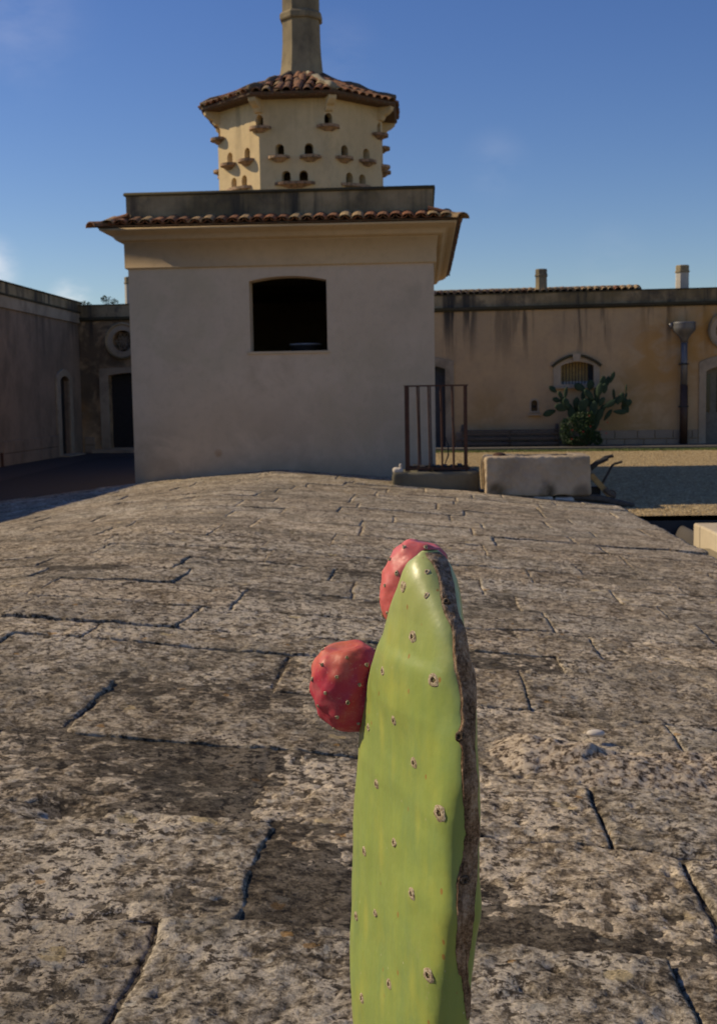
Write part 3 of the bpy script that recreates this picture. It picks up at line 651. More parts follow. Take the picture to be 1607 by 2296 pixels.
for k in range(8):
    fn, n, t = face_fn(k)
    for c, z in [(-.205, 4.585), (.205, 4.585)]:
        p = fn(c+random.uniform(-.02, .02), z+random.uniform(-.012, .004), 0); ledge(dv, p, n, t, .155)
    p = fn(-.0, 4.225, 0); ledge(dv, p, n, t, .14, 2.05)
    a = k*math.pi/4-math.pi/2+math.pi/8; n2 = Vector((math.cos(a), math.sin(a))); t2 = Vector((-n2.y, n2.x)); rc = AP/math.cos(math.pi/8)
    ledge(dv, (DX+n2.x*(rc-.03), DY+n2.y*(rc-.03), 4.985), n2, t2, .165)
    # eave bracket: quarter round corbel at each corner
    mb = MB(); pr = [(.02, 5.165), (.055, 5.17), (.075, 5.20), (.085, 5.225), (.14, 5.25), (.20, 5.30), (.225, 5.40), (-.05, 5.40), (-.05, 5.165)]
    V = []; 
    for sgn in (-1, 1): V += [(DX+n2.x*(rc-.02+q)+t2.x*.055*sgn, DY+n2.y*(rc-.02+q)+t2.y*.055*sgn, z) for q, z in pr]
    N = len(pr); mb.add(V, [tuple(range(N))[::-1], tuple(range(N, 2*N))]+[(i, (i+1) % N, N+(i+1) % N, N+i) for i in range(N)])
    mb.build('eave_bracket', MT['dovecote'], dv, off=off, bevel=.008)
RA, RZ0, RZ1, RT = 1.39, 5.40, 5.85, .33
dk = MB(); q = 1/math.cos(math.pi/8)
dk.lathe([(.9*q, RZ0-.05), (RA*q-.03, RZ0-.055), (RA*q, RZ0-.03), (RA*q, RZ0), (RT*q, RZ1), (.25, RZ1-.02)], 8, (DX, DY), math.pi/8)
dk.build('roof_deck', MT['tile_deck'], dv, off=off)
for k in range(8):
    a = k*math.pi/4-math.pi/2; n = Vector((math.cos(a), math.sin(a), 0)); t = Vector((-n.y, n.x, 0))
    upv = Vector((-n.x*(RA-RT), -n.y*(RA-RT), RZ1-RZ0)); sl = upv.length; un = upv.normalized(); nrm = Vector((n.x*(RZ1-RZ0), n.y*(RZ1-RZ0), RA-RT)).normalized()
    for row in range(4):
        s0 = -.03+row*.285; r_ = RA-(RA-RT)*s0/sl; half = r_*math.tan(math.pi/8)-.04; nc = max(1, int(2*half/.135))
        for c in range(nc):
            u_ = (c+.5)/nc*2*half-half
            p = Vector((DX, DY, RZ0))+n*RA+un*s0+t*u_+nrm*(.012+.004*row)
            place_tile(TMP if random.random() < .12 else TM, dv, p, un, nrm, jit=.03, sc=.98, zs=.62, ws=.84)
    # mortared hip ridge
    a2 = a+math.pi/8; n2 = Vector((math.cos(a2), math.sin(a2), 0)); pts = []; rad = []
    for s_ in np.linspace(0, 1, 9):
        rr = (RA-.01-(RA-RT)*s_)*q; pts.append(Vector((DX, DY, RZ0+.035+(RZ1-RZ0)*s_))+n2*rr+Vector((0, 0, .022*math.sin(s_*13+k)))); rad.append(.045+.014*random.random())
    MB().tube(pts, rad, 8).build('ridge_capping', MT['ridge'] if k == 0 else MT['ridge_dark'], dv, True, off=off)
ch = MB()
def oct_(pr): return [(r*q, z) for r, z in pr]
ch.lathe(oct_([(.345, 5.74), (.335, 5.84), (.315, 5.93), (.293, 6.05), (.276, 6.25), (.268, 6.4), (.264, 6.72)]), 8, (DX+.02, DY), math.pi/8)
ch.lathe(oct_([(.29, 6.71), (.30, 6.73), (.30, 6.79), (.285, 6.81), (.268, 6.83)]), 8, (DX+.02, DY), math.pi/8)
ch.lathe(oct_([(.262, 6.82), (.258, 7.85), (.33, 7.95), (.33, 8.05), (.20, 8.2)]), 8, (DX+.02, DY), math.pi/8)
ch.build('chimney_stack', MT['chimney'], dv, off=off)

# ================================================================== NORTH WING
NA = R(-5)
nw = thing('courtyard_wing', 'long low ochre courtyard wing with streaked plaster, barred window and mossy parapet behind everything', 'building', (.4, 28.3, 0), NA)
def nloc(s, y, z=0): return Vector((.4+s*math.cos(NA)-y*math.sin(NA), 28.3+s*math.sin(NA)+y*math.cos(NA), z))
ff = lambda u, v, d: (u, d, v)
S0, S1 = -8.75, 14
op_win = arch(2.775, 3.505, 1.46, 1.88, .085)
op_d1 = arch(-.85, .13, .05, 1.86, .10); op_dr = arch(5.995, 6.93, .05, 1.70, .12); op_dl = arch(-7.98, -6.75, .12, 1.86, .06)
oc_l, oc_r = (-7.58, 2.68), (6.45, 2.60)
niche = arch(2.10, 2.24, .86, 1.04, .07)
w = MB(); plate(w, [(S0, -.1), (S1, -.1), (S1, 3.25), (S0, 3.25)], [op_win, op_d1, op_dr, op_dl, circ(*oc_l, .25), circ(*oc_r, .25), niche], 0, .35, ff)
w.box(S0, .35, -.1, S0+.3, 4, 3.3); w.box(S1-.3, .35, -.1, S1, 4, 3.3); w.box(S0+.3, 3.7, -.1, S1-.3, 4, 3.3)
w.build('wall', MT['wing'], nw)
MB().box(S0+.3, .351, 0, S1-.3, .42, 3.2).build('interior', MT['inner_shade'], nw)  # backing sheet; the dark of the rooms is put into its colour
MB().box(S0, -.012, 3.262, S1, .35, 3.535).build('parapet', MT['mossy'], nw)
c_ = MB(); c_.box(S0, -.075, 3.20, S1, -.003, 3.258); c_.box(S0, -.035, 3.165, S1, -.003, 3.198); c_.build('parapet_moulding', MT['mossy_dark'], nw)
MB().box(S0-.01, -.03, 3.537, S1, .37, 3.56).build('parapet_coping', MT['mossy_dark'], nw)
MB().box(S0+.3, .37, 3.3, S1, 4, 3.42).build('flat_roof', MT['mossy'], nw)
MB().box(5.5, .5, 3.45, 9.5, 1.2, 3.60).build('white_roof_slab', MT['white_stone'], nw, bevel=.02)
# low tiled pitch seen above the parapet
MB().add([(-1.2, .40, 3.57), (4.62, .40, 3.57), (4.58, 1.3, 3.73), (-1.2, 1.3, 3.73), (4.62, .40, 3.40), (-1.2, .40, 3.40), (4.58, 1.3, 3.40), (-1.2, 1.3, 3.40)], [(0, 1, 2, 3), (5, 4, 1, 0), (4, 6, 2, 1)]).build('tile_bed', MT['tile_deck'], nw)
for i in range(38):
    s = -1.1+i*.152
    for r_ in range(2):
        m_ = Matrix.Translation((s+random.gauss(0, .006), .34+r_*.36, 3.585+r_*.062)) @ Matrix.Rotation(R(8.5)+random.gauss(0, .01), 4, 'X')
        o = link('roof_tile', TMP if random.random() < .7 else TM, nw, mat=m_)
MB().tube([(x, 1.15, 3.72) for x in np.linspace(-1.2, 4.6, 30)], [.045+.008*random.random() for _ in range(30)], 6).build('ridge_capping', MT['ridge'], nw, True)
def surround(op_in, out, name='stone_surround', d=-.035, mat='surround', back=-.003, parent=None):
    mb = MB(); plate(mb, out, [op_in] if op_in else [], d, back, ff); return mb.build(name, MT[mat], parent or nw, bevel=.006)
# barred window
so = [(2.60, 1.40), (3.645, 1.40), (3.645, 1.86)]+[(3.655-.53*t, 1.87+.21*math.sin(t*1.57)**.8) for t in np.linspace(0, .82, 6)]+[(3.19, 2.12), (3.125, 2.14), (3.06, 2.12)]+[(2.59+.53*t, 1.87+.21*math.sin(t*1.57)**.8) for t in np.linspace(.82, 0, 6)]+[(2.60, 1.86)]
win = surround(op_win, so, 'window')
# hood moulding, keystone, sill, bars, shutter behind
hm = MB(); top = [(2.575+1.10*t, 1.865+.245*math.sin(math.pi*t)**.85) for t in np.linspace(0, 1, 15)]
hm.tube([(x, -.055, z) for x, z in top], .035, 6); hm.build('hood_moulding', MT['mossy_dark'], win)
hk = MB().add([(3.05, -.10, 1.98), (3.20, -.10, 1.98), (3.22, -.10, 2.15), (3.03, -.10, 2.15), (3.05, -.01, 1.98), (3.20, -.01, 1.98), (3.22, -.01, 2.15), (3.03, -.01, 2.15)], [(0, 1, 2, 3), (0, 4, 5, 1), (1, 5, 6, 2), (2, 6, 7, 3), (3, 7, 4, 0)]).build('keystone', MT['surround'], win)
MB().box(2.56, -.09, 1.365, 3.68, -.003, 1.398).build('window_sill', MT['surround'], win, bevel=.006)
for i in range(10):
    s = 2.82+i*.0705; MB().tube([(s, .02, 1.46), (s, .02, 1.945)], .0095, 6).build('window_bar', MT['iron'], win)
MB().box(2.78, .30, 1.46, 3.40, .33, 2.0).build('shutter', MT['curtain'], win); MB().box(3.40, .27, 1.46, 3.52, .34, 2.0).build('window_frame', MT['blue_door'], win)
MB().box(2.78, .20, 1.462, 3.50, .26, 1.53).build('window_rail', MT['enamel'], win)
# doors
def door(op, out, name, leaf, lx0, lx1, z0, z1, depth=.22):
    s_ = surround(op, out, name)
    MB().box(lx0, depth, z0, lx1, depth+.05, z1).build('door_leaf', MT[leaf], s_)
    return s_
d1 = door(op_d1, arch(-1.05, .335, .0, 2.02, .13), 'door', 'blue_door', -.85, .13, .05, 1.97)
d2 = door(op_dr, arch(5.84, 7.08, .0, 1.90, .15), 'door', 'grey_panel', 5.99, 6.94, .05, 1.84)
MB().box(6.03, .195, .78, 6.115, .219, 1.63).build('glass_pane', MT['glass'], d2); MB().box(6.26, .195, .78, 6.40, .219, 1.66).build('glass_pane', MT['glass'], d2)
MB().box(6.52, .195, .78, 6.66, .219, 1.66).build('glass_pane', MT['glass'], d2)
d3 = door(op_dl, arch(-8.2, -6.55, .02, 2.02, .03), 'door', 'black_door', -7.98, -7.42, .12, 1.93)
MB().box(-7.40, .20, .12, -6.75, .25, 1.93).build('door_leaf', MT['black_door'], d3); MB().box(-7.36, .19, .14, -7.05, .199, .62).build('door_panel', MT['grey_panel'], d3)
for a_, b_ in ((-8.35, -6.4), (5.75, 7.15), (-1.1, .45)): MB().box(a_, -.32, -.02, b_, -.04, .085 if a_ < -2 else .05).build('door_step', MT['surround'], nw, bevel=.01)
for (cx, cy) in (oc_l, oc_r):
    oc = surround(circ(cx, cy, .255), circ(cx, cy, .42), 'round_window', -.05)
    MB().tube([(cx+.41*math.cos(a), -.06, cy+.41*math.sin(a)) for a in np.linspace(0, 6.2832, 33)], .03, 6, cap=False).build('moulding', MT['mossy'], oc)
    gm = MB()
    for i in range(6):
        a = i*math.pi/3; gm.tube([(cx, .12, cy), (cx+.25*math.cos(a), .12, cy+.25*math.sin(a))], .014, 5)
        gm.tube([(cx+.12*math.cos(a)+.085*math.cos(b), .12, cy+.12*math.sin(a)+.085*math.sin(b)) for b in np.linspace(0, 6.2832, 13)], .011, 5, cap=False)
    gm.build('tracery', MT['surround'], oc)
# little arched niche plaque
nc_ = surround(niche, arch(2.06, 2.28, .82, 1.05, .10), 'wall_niche', -.02, 'surround')
MB().box(2.03, -.10, .765, 2.31, -.004, .80).build('shelf', MT['surround'], nc_); MB().box(2.10, .10, .86, 2.24, .12, 1.12).build('niche_back', MT['inner_shade'], nc_)  # niche back darkened in colour to stand for the shade inside
MB().tube([(2.17, .02, .93), (2.17, .02, .99)], [.03, .045], 10).build('niche_bell', MT['iron'], nc_)
# two courses of base stones
def dado(s0, s1, parent, z0=.0):
    for row in range(2):
        s = s0+(0 if row else -.1); 
        while s < s1-.03:
            e = min(s1, s+random.uniform(.36, .52)); a = max(s, s0)
            if e-a > .06:
                z = z0+row*.20; MB().box(a+.006, -.045-random.uniform(0, .01), z+.004, e-.006, -.003, z+.192).build('base_stone', MT['dado'], parent, bevel=.008)
            s = e
dado(.36, 5.83, nw); dado(7.1, 9.5, nw); dado(-8.62, -8.36, nw)

# walk and grass strip in front of the wing
wk = MB().add([tuple(nloc(s, y, z)) for s, y, z in [(-3, -1.25, .07), (14, -1.25, .07), (14, 0, .075), (-3, 0, .075), (-3, -1.25, -.05), (14, -1.25, -.05), (-3, 0, -.05), (14, 0, -.05)]], [(0, 1, 2, 3), (4, 5, 1, 0), (5, 7, 2, 1), (6, 4, 0, 3)])
tag(wk.build('wing_pavement', MT['kerb']), kind='structure')
def gr(n):
    s = rng.uniform(-.6, 7.5, n); y = -1.28-np.abs(rng.normal(0, .22, n)); p = np.stack([.4+s*math.cos(NA)-y*math.sin(NA), 28.3+s*math.sin(NA)+y*math.cos(NA)], 1); return p
c = gr(9000); n = len(c); a = rng.uniform(0, 6.28, n); hgt = rng.uniform(.02, .06, n); wd = .006
V = np.stack([np.stack([c[:, 0]-wd*np.cos(a), c[:, 1]-wd*np.sin(a), 0*a], 1), np.stack([c[:, 0]+wd*np.cos(a), c[:, 1]+wd*np.sin(a), 0*a], 1), np.stack([c[:, 0]+rng.normal(0, .02, n), c[:, 1]+rng.normal(0, .02, n), hgt], 1)], 1).reshape(-1, 3)
tag(soup(V, np.arange(3*n).reshape(-1, 3), 'verge_grass', MT['grass']), kind='stuff')

# chimneys
def chimney(s, y, w_, z1, mat, label):
    o = thing('roof_chimney', label, 'chimney', nloc(s, y, 3.4), NA, 'chimneys on the courtyard wing roof')
    MB().lathe([(w_*1.05, 0), (w_, .2), (w_*.97, z1-3.4-.17), (w_*.97, z1-3.4-.165)], 8, ph=math.pi/8).build('shaft', MT[mat], o)
    MB().lathe([(w_*1.0, z1-3.4-.17), (w_*1.1, z1-3.4-.165), (w_*1.1, z1-3.4-.13), (w_*.99, z1-3.4-.12), (w_*1.0, z1-3.4-.02), (w_*.9, z1-3.4)], 8, ph=math.pi/8).build('cap', MT['chimney'], o)
chimney(2.34, .65, .145, 4.14, 'chimney', 'short brown mossy octagonal chimney rising behind the far tiled roof strip')
chimney(5.52, .55, .155, 4.12, 'chimney_white', 'whitewashed short chimney at the right end of the far wing above the drainpipe')
chimney(-7.53, .5, .13, 4.24, 'chimney_white', 'slim pale chimney just left of the plastered outbuilding on the far roof')

# drainpipe with hopper
dp = thing('drainpipe', 'drainpipe with wide zinc hopper head and brown lower pipe on the far wall', 'drainpipe', nloc(5.49, 0, 0), NA)
cy_ = -.16
hp = MB(); hp.lathe([(.075, 2.34), (.09, 2.42), (.16, 2.52), (.235, 2.60), (.255, 2.68), (.245, 2.76), (.255, 2.785), (.24, 2.80), (.225, 2.78), (.20, 2.66), (.06, 2.5)], 28, (0, cy_))
hp.build('hopper', MT['zinc'], dp, True)
MB().tube([(-.20, cy_+.16, 2.80), (-.30, cy_-.02, 2.74), (-.27, cy_, 2.66)], [.03, .045, .04], 8).build('spout', MT['zinc'], dp, True)
MB().tube([(.0, cy_, 1.38), (.0, cy_, 2.37)], .075, 18).build('upper_pipe', MT['zinc'], dp, True)
MB().tube([(.005, cy_, 0.07), (.005, cy_, 1.40)], .088, 18).build('lower_pipe', MT['brown_pipe'], dp, True)
for z in (1.85, .9): MB().box(-.10, cy_-.09, z, .10, -.002, z+.035).build('pipe_clamp', MT['iron'], dp, bevel=.01)

# bench of old timbers
bn = thing('timber_bench', 'long low dark timber bench against the far wall, left of the prickly pear pot', 'bench', nloc(.5, -.35, .07), NA)
for r_ in range(3):
    for a_, b_ in ((.02, 1.10), (1.13, 2.2)):
        MB().box(a_, -.22+.05*r_, .03+.115*r_, b_, -.12+.05*r_, .105+.115*r_+random.uniform(-.01, .01)).build('slat', MT['old_wood'], bn, bevel=.012)
for j in range(2): MB().box(0, -.12+j*.13, .345, 2.22, .0+j*.13, .38).build('seat_plank', MT['old_wood'], bn, bevel=.008)
for x in (.04, 1.07, 2.12): MB().box(x, -.1, .0, x+.09, .16, .343).build('leg', MT['old_wood'], bn, bevel=.01)
for x in (.0, 2.14): MB().tube([(x+.04, .12, .38), (x+.04, .14, .50)], [.05, .035], 7).build('end_post', MT['old_wood'], bn)

# potted prickly pear at the far wall
pp = thing('potted_prickly_pear', 'dark green branching prickly pear in a low terracotta pot beneath the barred window', 'cactus', nloc(3.14, -.45, .07), NA)
MB().lathe([(.19, 0), (.26, .03), (.30, .15), (.31, .17), (.31, .20), (.27, .20), (.25, .15), (.01, .14)], 24).build('pot', MT['terracotta'], pp, True)
def padmesh():
    P = []
    for i in range(11):
        t = i/10; z = -1+2*t; wdt = math.sin(math.pi*min(1, t*.96+.04))**.62*(.62+.38*t)
        if i in (0, 10): wdt *= .25
        P.append([(wdt*math.cos(q_), .16*wdt**.6*math.sin(q_), z) for q_ in np.linspace(0, 2*math.pi, 15)[:-1]])
    P = np.array(P); return P
PM = None; pp_base = nloc(3.14, -.45, .07)
pads = [(300, 640, 62, 42, -50), (250, 960, 88, 50, -110), (350, 785, 58, 38, -70), (475, 690, 80, 28, 8), (400, 720, 55, 32, -25), (405, 890, 80, 60, -70), (670, 620, 82, 58, -60), (815, 590, 70, 56, 10), (975, 545, 78, 42, 18), (1040, 560, 90, 38, 18), (1110, 490, 78, 32, 20),
        (790, 720, 88, 48, -40), (620, 830, 75, 52, 8), (715, 745, 70, 34, 0), (930, 660, 95, 50, 12), (900, 790, 85, 42, 5), (1075, 850, 98, 48, 62), (1210, 780, 85, 45, 28), (1130, 720, 72, 24, -4), (1290, 650, 60, 12, 4), (1295, 745, 45, 20, 10), (1325, 840, 52, 45, 20), (1290, 910, 72, 58, -30), (1210, 960, 90, 38, 95), (1050, 1000, 90, 34, 35),
        (560, 980, 85, 62, -15), (700, 960, 110, 70, -5), (850, 920, 110, 62, 6), (480, 830, 70, 50, -20), (760, 1130, 120, 80, 0), (640, 1130, 110, 70, -10), (880, 1100, 110, 60, 12), (475, 1070, 42, 34, -60), (970, 930, 90, 40, 30), (740, 850, 80, 50, 10), (720, 1290, 140, 70, 0), (820, 1280, 120, 60, 5), (640, 900, 95, 62, -12), (900, 700, 80, 50, 5), (820, 830, 90, 60, -8), (600, 1050, 90, 60, -20), (930, 1000, 90, 55, 18), (530, 900, 70, 50, -30), (960, 820, 70, 40, 30), (690, 870, 80, 55, 10), (1000, 640, 70, 45, 5), (1150, 810, 70, 42, 50), (440, 800, 60, 45, -15), (1280, 830, 60, 50, -10)]
for i, (zx, zy, hl, hw_, an) in enumerate(pads):
    cx = (2.357+(zx-168)*.00165-3.14)*.985; cz = .771-(zy-992)*.00165-.07; dy = random.uniform(-.16, .12)*(1 if zy < 1000 else .5)
    Pm = padmesh(); Pm[..., 0] *= hw_*.00165*1.12; Pm[..., 2] *= hl*.00165*1.08; Pm[..., 1] *= .13
    tw = random.uniform(-.25, .25)
    mm = Matrix.Translation((cx, dy, cz)) @ Matrix.Rotation(R(an), 4, 'Y') @ Matrix.Rotation(tw, 4, 'Z')
    o = grid_mesh(Pm, 'pad', MT['far_cactus'], pp, closed_u=True); o.matrix_local = mm
# flowering shrub at its foot
sh = thing('flowering_shrub', 'low leafy shrub with small red flowers growing around the potted prickly pear base', 'shrub', nloc(3.14, -.75, .07), NA)
def leafcloud(n, fpos, size, name, mat, parent):
    c = fpos(n); n = len(c); a = rng.normal(0, 1, (n, 3)); a /= np.linalg.norm(a, axis=1)[:, None]; b = np.cross(a, rng.normal(0, 1, (n, 3))); b /= np.linalg.norm(b, axis=1)[:, None]
    s = size*rng.uniform(.6, 1.4, (n, 1)); V = np.stack([c-a*s, c+b*s*.45, c+a*s, c-b*s*.45], 1).reshape(-1, 3)
    return soup(V, np.arange(4*n).reshape(-1, 4), name, mat, parent)
def blob(cs):
    def f(n):
        out = []
        for (x, y, z, rx_, ry_, rz_) in cs:
            k = n//len(cs); d = rng.normal(0, 1, (k, 3)); d /= np.linalg.norm(d, axis=1)[:, None]; d *= rng.uniform(.35, 1, (k, 1))**.5
            out.append(np.array([x, y, z])+d*np.array([rx_, ry_, rz_]))
        return np.concatenate(out)
    return f
leafcloud(4200, blob([(.0, -.05, .12, .30, .12, .10), (.28, 0, .45, .10, .1, .34), (-.30, 0, .3, .12, .1, .3), (.42, 0, .12, .12, .08, .10), (-.05, 0, .30, .30, .18, .20), (.18, -.02, .40, .22, .16, .22), (-.22, 0, .45, .2, .14, .22), (.36, 0, .24, .14, .1, .12), (.05, .02, .6, .22, .12, .2), (.25, 0, .62, .12, .1, .16)]), .022, 'foliage', MT['leaf'], sh)
for i in range(7): MB().tube([(-.1+.04*i, 0, .0), (-.2+.08*i, 0, .3), (-.3+.1*i, -.03, .55)], [.008, .006, .003], 5).build('stem', MT['twig'], sh)
for (zx, zy) in [(800, 1145), (700, 1215), (555, 1190), (1030, 1095), (925, 1185), (1010, 1240), (780, 1000), (545, 1310)]:
    c0 = Vector(((2.357+(zx-168)*.00165-3.14)*.98, -.16, .70-(zy-992)*.00165)); mb = MB()
    for k in range(5):
        a = k*1.257; mb.add([c0+Vector((.008*math.cos(a+.6), 0, .008*math.sin(a+.6))), c0+Vector((.026*math.cos(a), -.012, .026*math.sin(a))), c0+Vector((.008*math.cos(a-.6), 0, .008*math.sin(a-.6))), c0], [(0, 1, 2, 3)])
    mb.build('flower', MT['flower'], sh)
# weeds on the far roof edge
for (s, h_, n_, lb) in [(-8.05, .22, 260, 'small leafy green bush sprouting on the left part of the far mossy roof edge'), (-8.62, .13, 90, 'tiny dark weed on the parapet at the inner corner of the two wings')]:
    o = thing('roof_weed', lb, 'weed', nloc(s, .35, 3.56), NA)
    leafcloud(n_, blob([(0, 0, h_*.5, h_*1.0, .08, h_*.5), (-h_*.4, 0, h_*.7, h_*.4, .07, h_*.4), (h_*.8, 0, h_*.35, h_*.5, .07, h_*.3)]), .022, 'foliage', MT['leaf'], o)
    for k in range(4): MB().tube([(0, 0, 0), (h_*(k-1.5)*.4, 0, h_*.9)], [.006, .002], 4).build('stem', MT['twig'], o)

# ================================================================== SIDE WING (left)
sw = thing('left_side_wing', 'shaded grey brown wing wall along the left side with narrow arched doorway', 'building', (-8.25, 29.06, 0), -math.pi/2)
swa = sw.rotation_euler.z      # local +x runs towards the camera along the wall, local -y... faces the wall's back
def srev(u, v, d): return (u, d, v)
# local x = distance from the inner corner; courtyard side is +y in this frame, so depth is negative
fs_ = lambda u, v, d: (u, -d, v)
op_s = arch(1.09, 1.79, .05, 1.74, .10)
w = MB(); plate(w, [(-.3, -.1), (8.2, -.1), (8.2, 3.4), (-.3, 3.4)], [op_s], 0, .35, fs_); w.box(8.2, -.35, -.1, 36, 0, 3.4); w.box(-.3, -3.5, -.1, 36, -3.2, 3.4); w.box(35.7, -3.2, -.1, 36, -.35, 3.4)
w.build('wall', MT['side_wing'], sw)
MB().box(-.3, -3.2, 3.3, 35.7, -.35, 3.39).build('flat_roof', MT['mossy'], sw)
MB().box(-.3, -.352, 3.402, 36, .012, 3.62).build('parapet', MT['mossy'], sw)
MB().box(-.3, -.36, 3.622, 36, .035, 3.65).build('parapet_coping', MT['mossy_dark'], sw)
MB().box(-.3, .002, 3.12, 36, .045, 3.36).build('cornice_band', MT['surround'], sw)
MB().box(-.3, .002, 3.362, 36, .075, 3.40).build('cornice_lip', MT['mossy_dark'], sw)
MB().box(1.092, -.13, .052, 1.788, -.09, 1.83).build('door_leaf', MT['black_door'], sw)
mb = MB(); plate(mb, arch(.86, 2.06, .0, 1.80, .20), [op_s], -.05, -.003, fs_); mb.build('door_surround', MT['surround'], sw, bevel=.006)
MB().box(.8, .0, -.05, 2.1, .28, .04).build('door_step', MT['surround'], sw)
for row in range(2):
    s = 2.08
    while s < 9.5:
        e = s+random.uniform(.5, .75); MB().box(s+.006, .003, row*.25+.004, e-.006, .045+random.uniform(0, .008), row*.25+.244).build('base_stone', MT['side_wing'], sw, bevel=.008); s = e
MB().tube([(5.9, .07, 0), (5.9, .07, .28)], .03, 6).build('iron_stub', MT['rust'], sw)

# ================================================================== THINGS ON THE PLATFORM
def zt(x, y): return float(zsurf(x, y))
wp = thing('well_curb', 'low rectangular mossy stone well curb under the rusty railing cage', 'well curb', (.15, 13.9, .1)); off = local(wp)
def rough_block(mb_args, name, mat, parent, amp=.012, res=.03, top_in=0., off=None, rad=.02):
    """a hewn block: subdivided box with rounded, uneven faces; bottom follows zbot(x, y)"""
    x0, y0, x1, y1, zb, z1 = mb_args; bm = bmesh.new(); bmesh.ops.create_cube(bm, size=1)
    n = [max(2, int(l/res)) for l in (x1-x0, y1-y0, z1-zb)]
    bm.free(); V = {}; vs = []; fs = []
    def vid(i, j, k):
        if (i, j, k) not in V: V[(i, j, k)] = len(vs); vs.append((i/n[0], j/n[1], k/n[2]))
        return V[(i, j, k)]
    for ax in range(3):
        a1, a2 = (ax+1) % 3, (ax+2) % 3
        for sd in (0, 1):
            for p in range(n[a1]):
                for q_ in range(n[a2]):
                    c4 = []
                    for (dp_, dq) in ((0, 0), (1, 0), (1, 1), (0, 1)):
                        t = [0, 0, 0]; t[ax] = sd*n[ax]; t[a1] = p+dp_; t[a2] = q_+dq; c4.append(vid(*t))
                    fs.append(tuple(c4 if sd else c4[::-1]))
    A = np.array(vs); X = x0+A[:, 0]*(x1-x0); Y = y0+A[:, 1]*(y1-y0); Z = zb+A[:, 2]*(z1-zb); P = np.stack([X, Y, Z], 1)
    C0 = np.clip(P, [x0+rad, y0+rad, zb+rad], [x1-rad, y1-rad, z1-rad]); D = P-C0; l = np.linalg.norm(D, axis=1)[:, None]; Nn = D/np.maximum(l, 1e-6)
    P = C0+Nn*np.minimum(l, rad) if rad > 0 else P
    dsp = amp*(fbm(P[:, 0]*6, P[:, 1]*6, P[:, 2]*6, 3, 5)+.7*fbm(P[:, 0]*24, P[:, 1]*24, P[:, 2]*24, 3, 6, .6))
    P = P+Nn*dsp[:, None]
    if off is not None: P = P+np.array(off)
    o = soup(P, fs, name, mat, parent, True); return o
rough_block((-.345, 13.56, .625, 14.26, .02, .395), 'curb_stone', MT['plinth'], wp, .010, .035, off=off, rad=.018)
# iron cage
cg = thing('railing_cage', 'rusty iron bar cage with open top standing on the mossy well curb', 'railing', (.14, 13.9, .40)); off = local(cg)
XL, XR, YF, YB, ZB, ZT = -.185, .485, 13.68, 14.14, .405, 1.365
def bar(a, b, r_, name='bar', n=6):
    MB().tube([a, ((a[0]+b[0])/2+random.gauss(0, .003), (a[1]+b[1])/2, (a[2]+b[2])/2), b], r_, n).build(name, MT['rust'], cg, off=off)
for y in (YF, YB): MB().box(XL-.025, y-.012, ZT-.008, XR+.025, y+.012, ZT+.006).build('top_rail', MT['rust'], cg, off=off)
for x in (XL, XR): MB().box(x-.012, YF, ZT-.009, x+.012, YB, ZT+.004).build('top_rail', MT['rust'], cg, off=off)
for y in (YF, YB): MB().box(XL-.02, y-.015, ZB+.01, XR+.04, y+.015, ZB+.035).build('bottom_rail', MT['rust'], cg, off=off)
MB().box(XL-.018, YF-.02, ZB, XL+.034, YF+.012, ZT-.009).build('corner_post', MT['rust'], cg, off=off)
MB().box(XR-.014, YF-.012, ZB, XR+.014, YF+.012, ZT-.009).build('corner_post', MT['rust'], cg, off=off)
for x in (XL, XR): MB().box(x-.012, YB-.012, ZB, x+.012, YB+.012, ZT-.009).build('corner_post', MT['rust'], cg, off=off)
for i, x in enumerate([-.05, .075, .215, .345]): bar((x, YF, ZB+.02), (x-.012, YF, ZT-.008), .0095 if i < 2 else .012)
for x in [-.03, .10, .225, .35]: bar((x, YB, ZB+.02), (x-.012, YB, ZT-.008), .0085)
sc_ = thing('scrap_iron', 'dark flat scrap iron grate and clutter lying inside the rusty cage', 'scrap', (.12, 13.9, .40)); off = local(sc_)
for i in range(7):
    x = -.12+i*.085; MB().box(x, 13.72, .425+random.uniform(0, .012), x+.05+random.uniform(0, .03), 14.08, .45+random.uniform(0, .03)).build('iron_plate', MT['iron'], sc_, off=off, bevel=.004)
MB().tube([(.24, 14.0, .43), (.29, 14.05, .56), (.29, 14.05, .68), (.25, 14.05, .80)], [.005, .009, .007, .004], 5).build('hooked_rod', MT['iron'], sc_, off=off)
o = rough_block((-.34, 13.60, -.23, 13.69, .385, .445), 'white_stone', MT['white_stone'], None, .012, .02, rad=.025); tag(o, 'small white rubble stone on the left corner of the mossy well curb', 'stone')
o = rough_block((-.272, 13.70, -.238, 13.73, .39, .49), 'upright_stone', MT['white_stone'], None, .006, .012, rad=.012); tag(o, 'thin upright pale stone chip behind the cage corner post', 'stone')
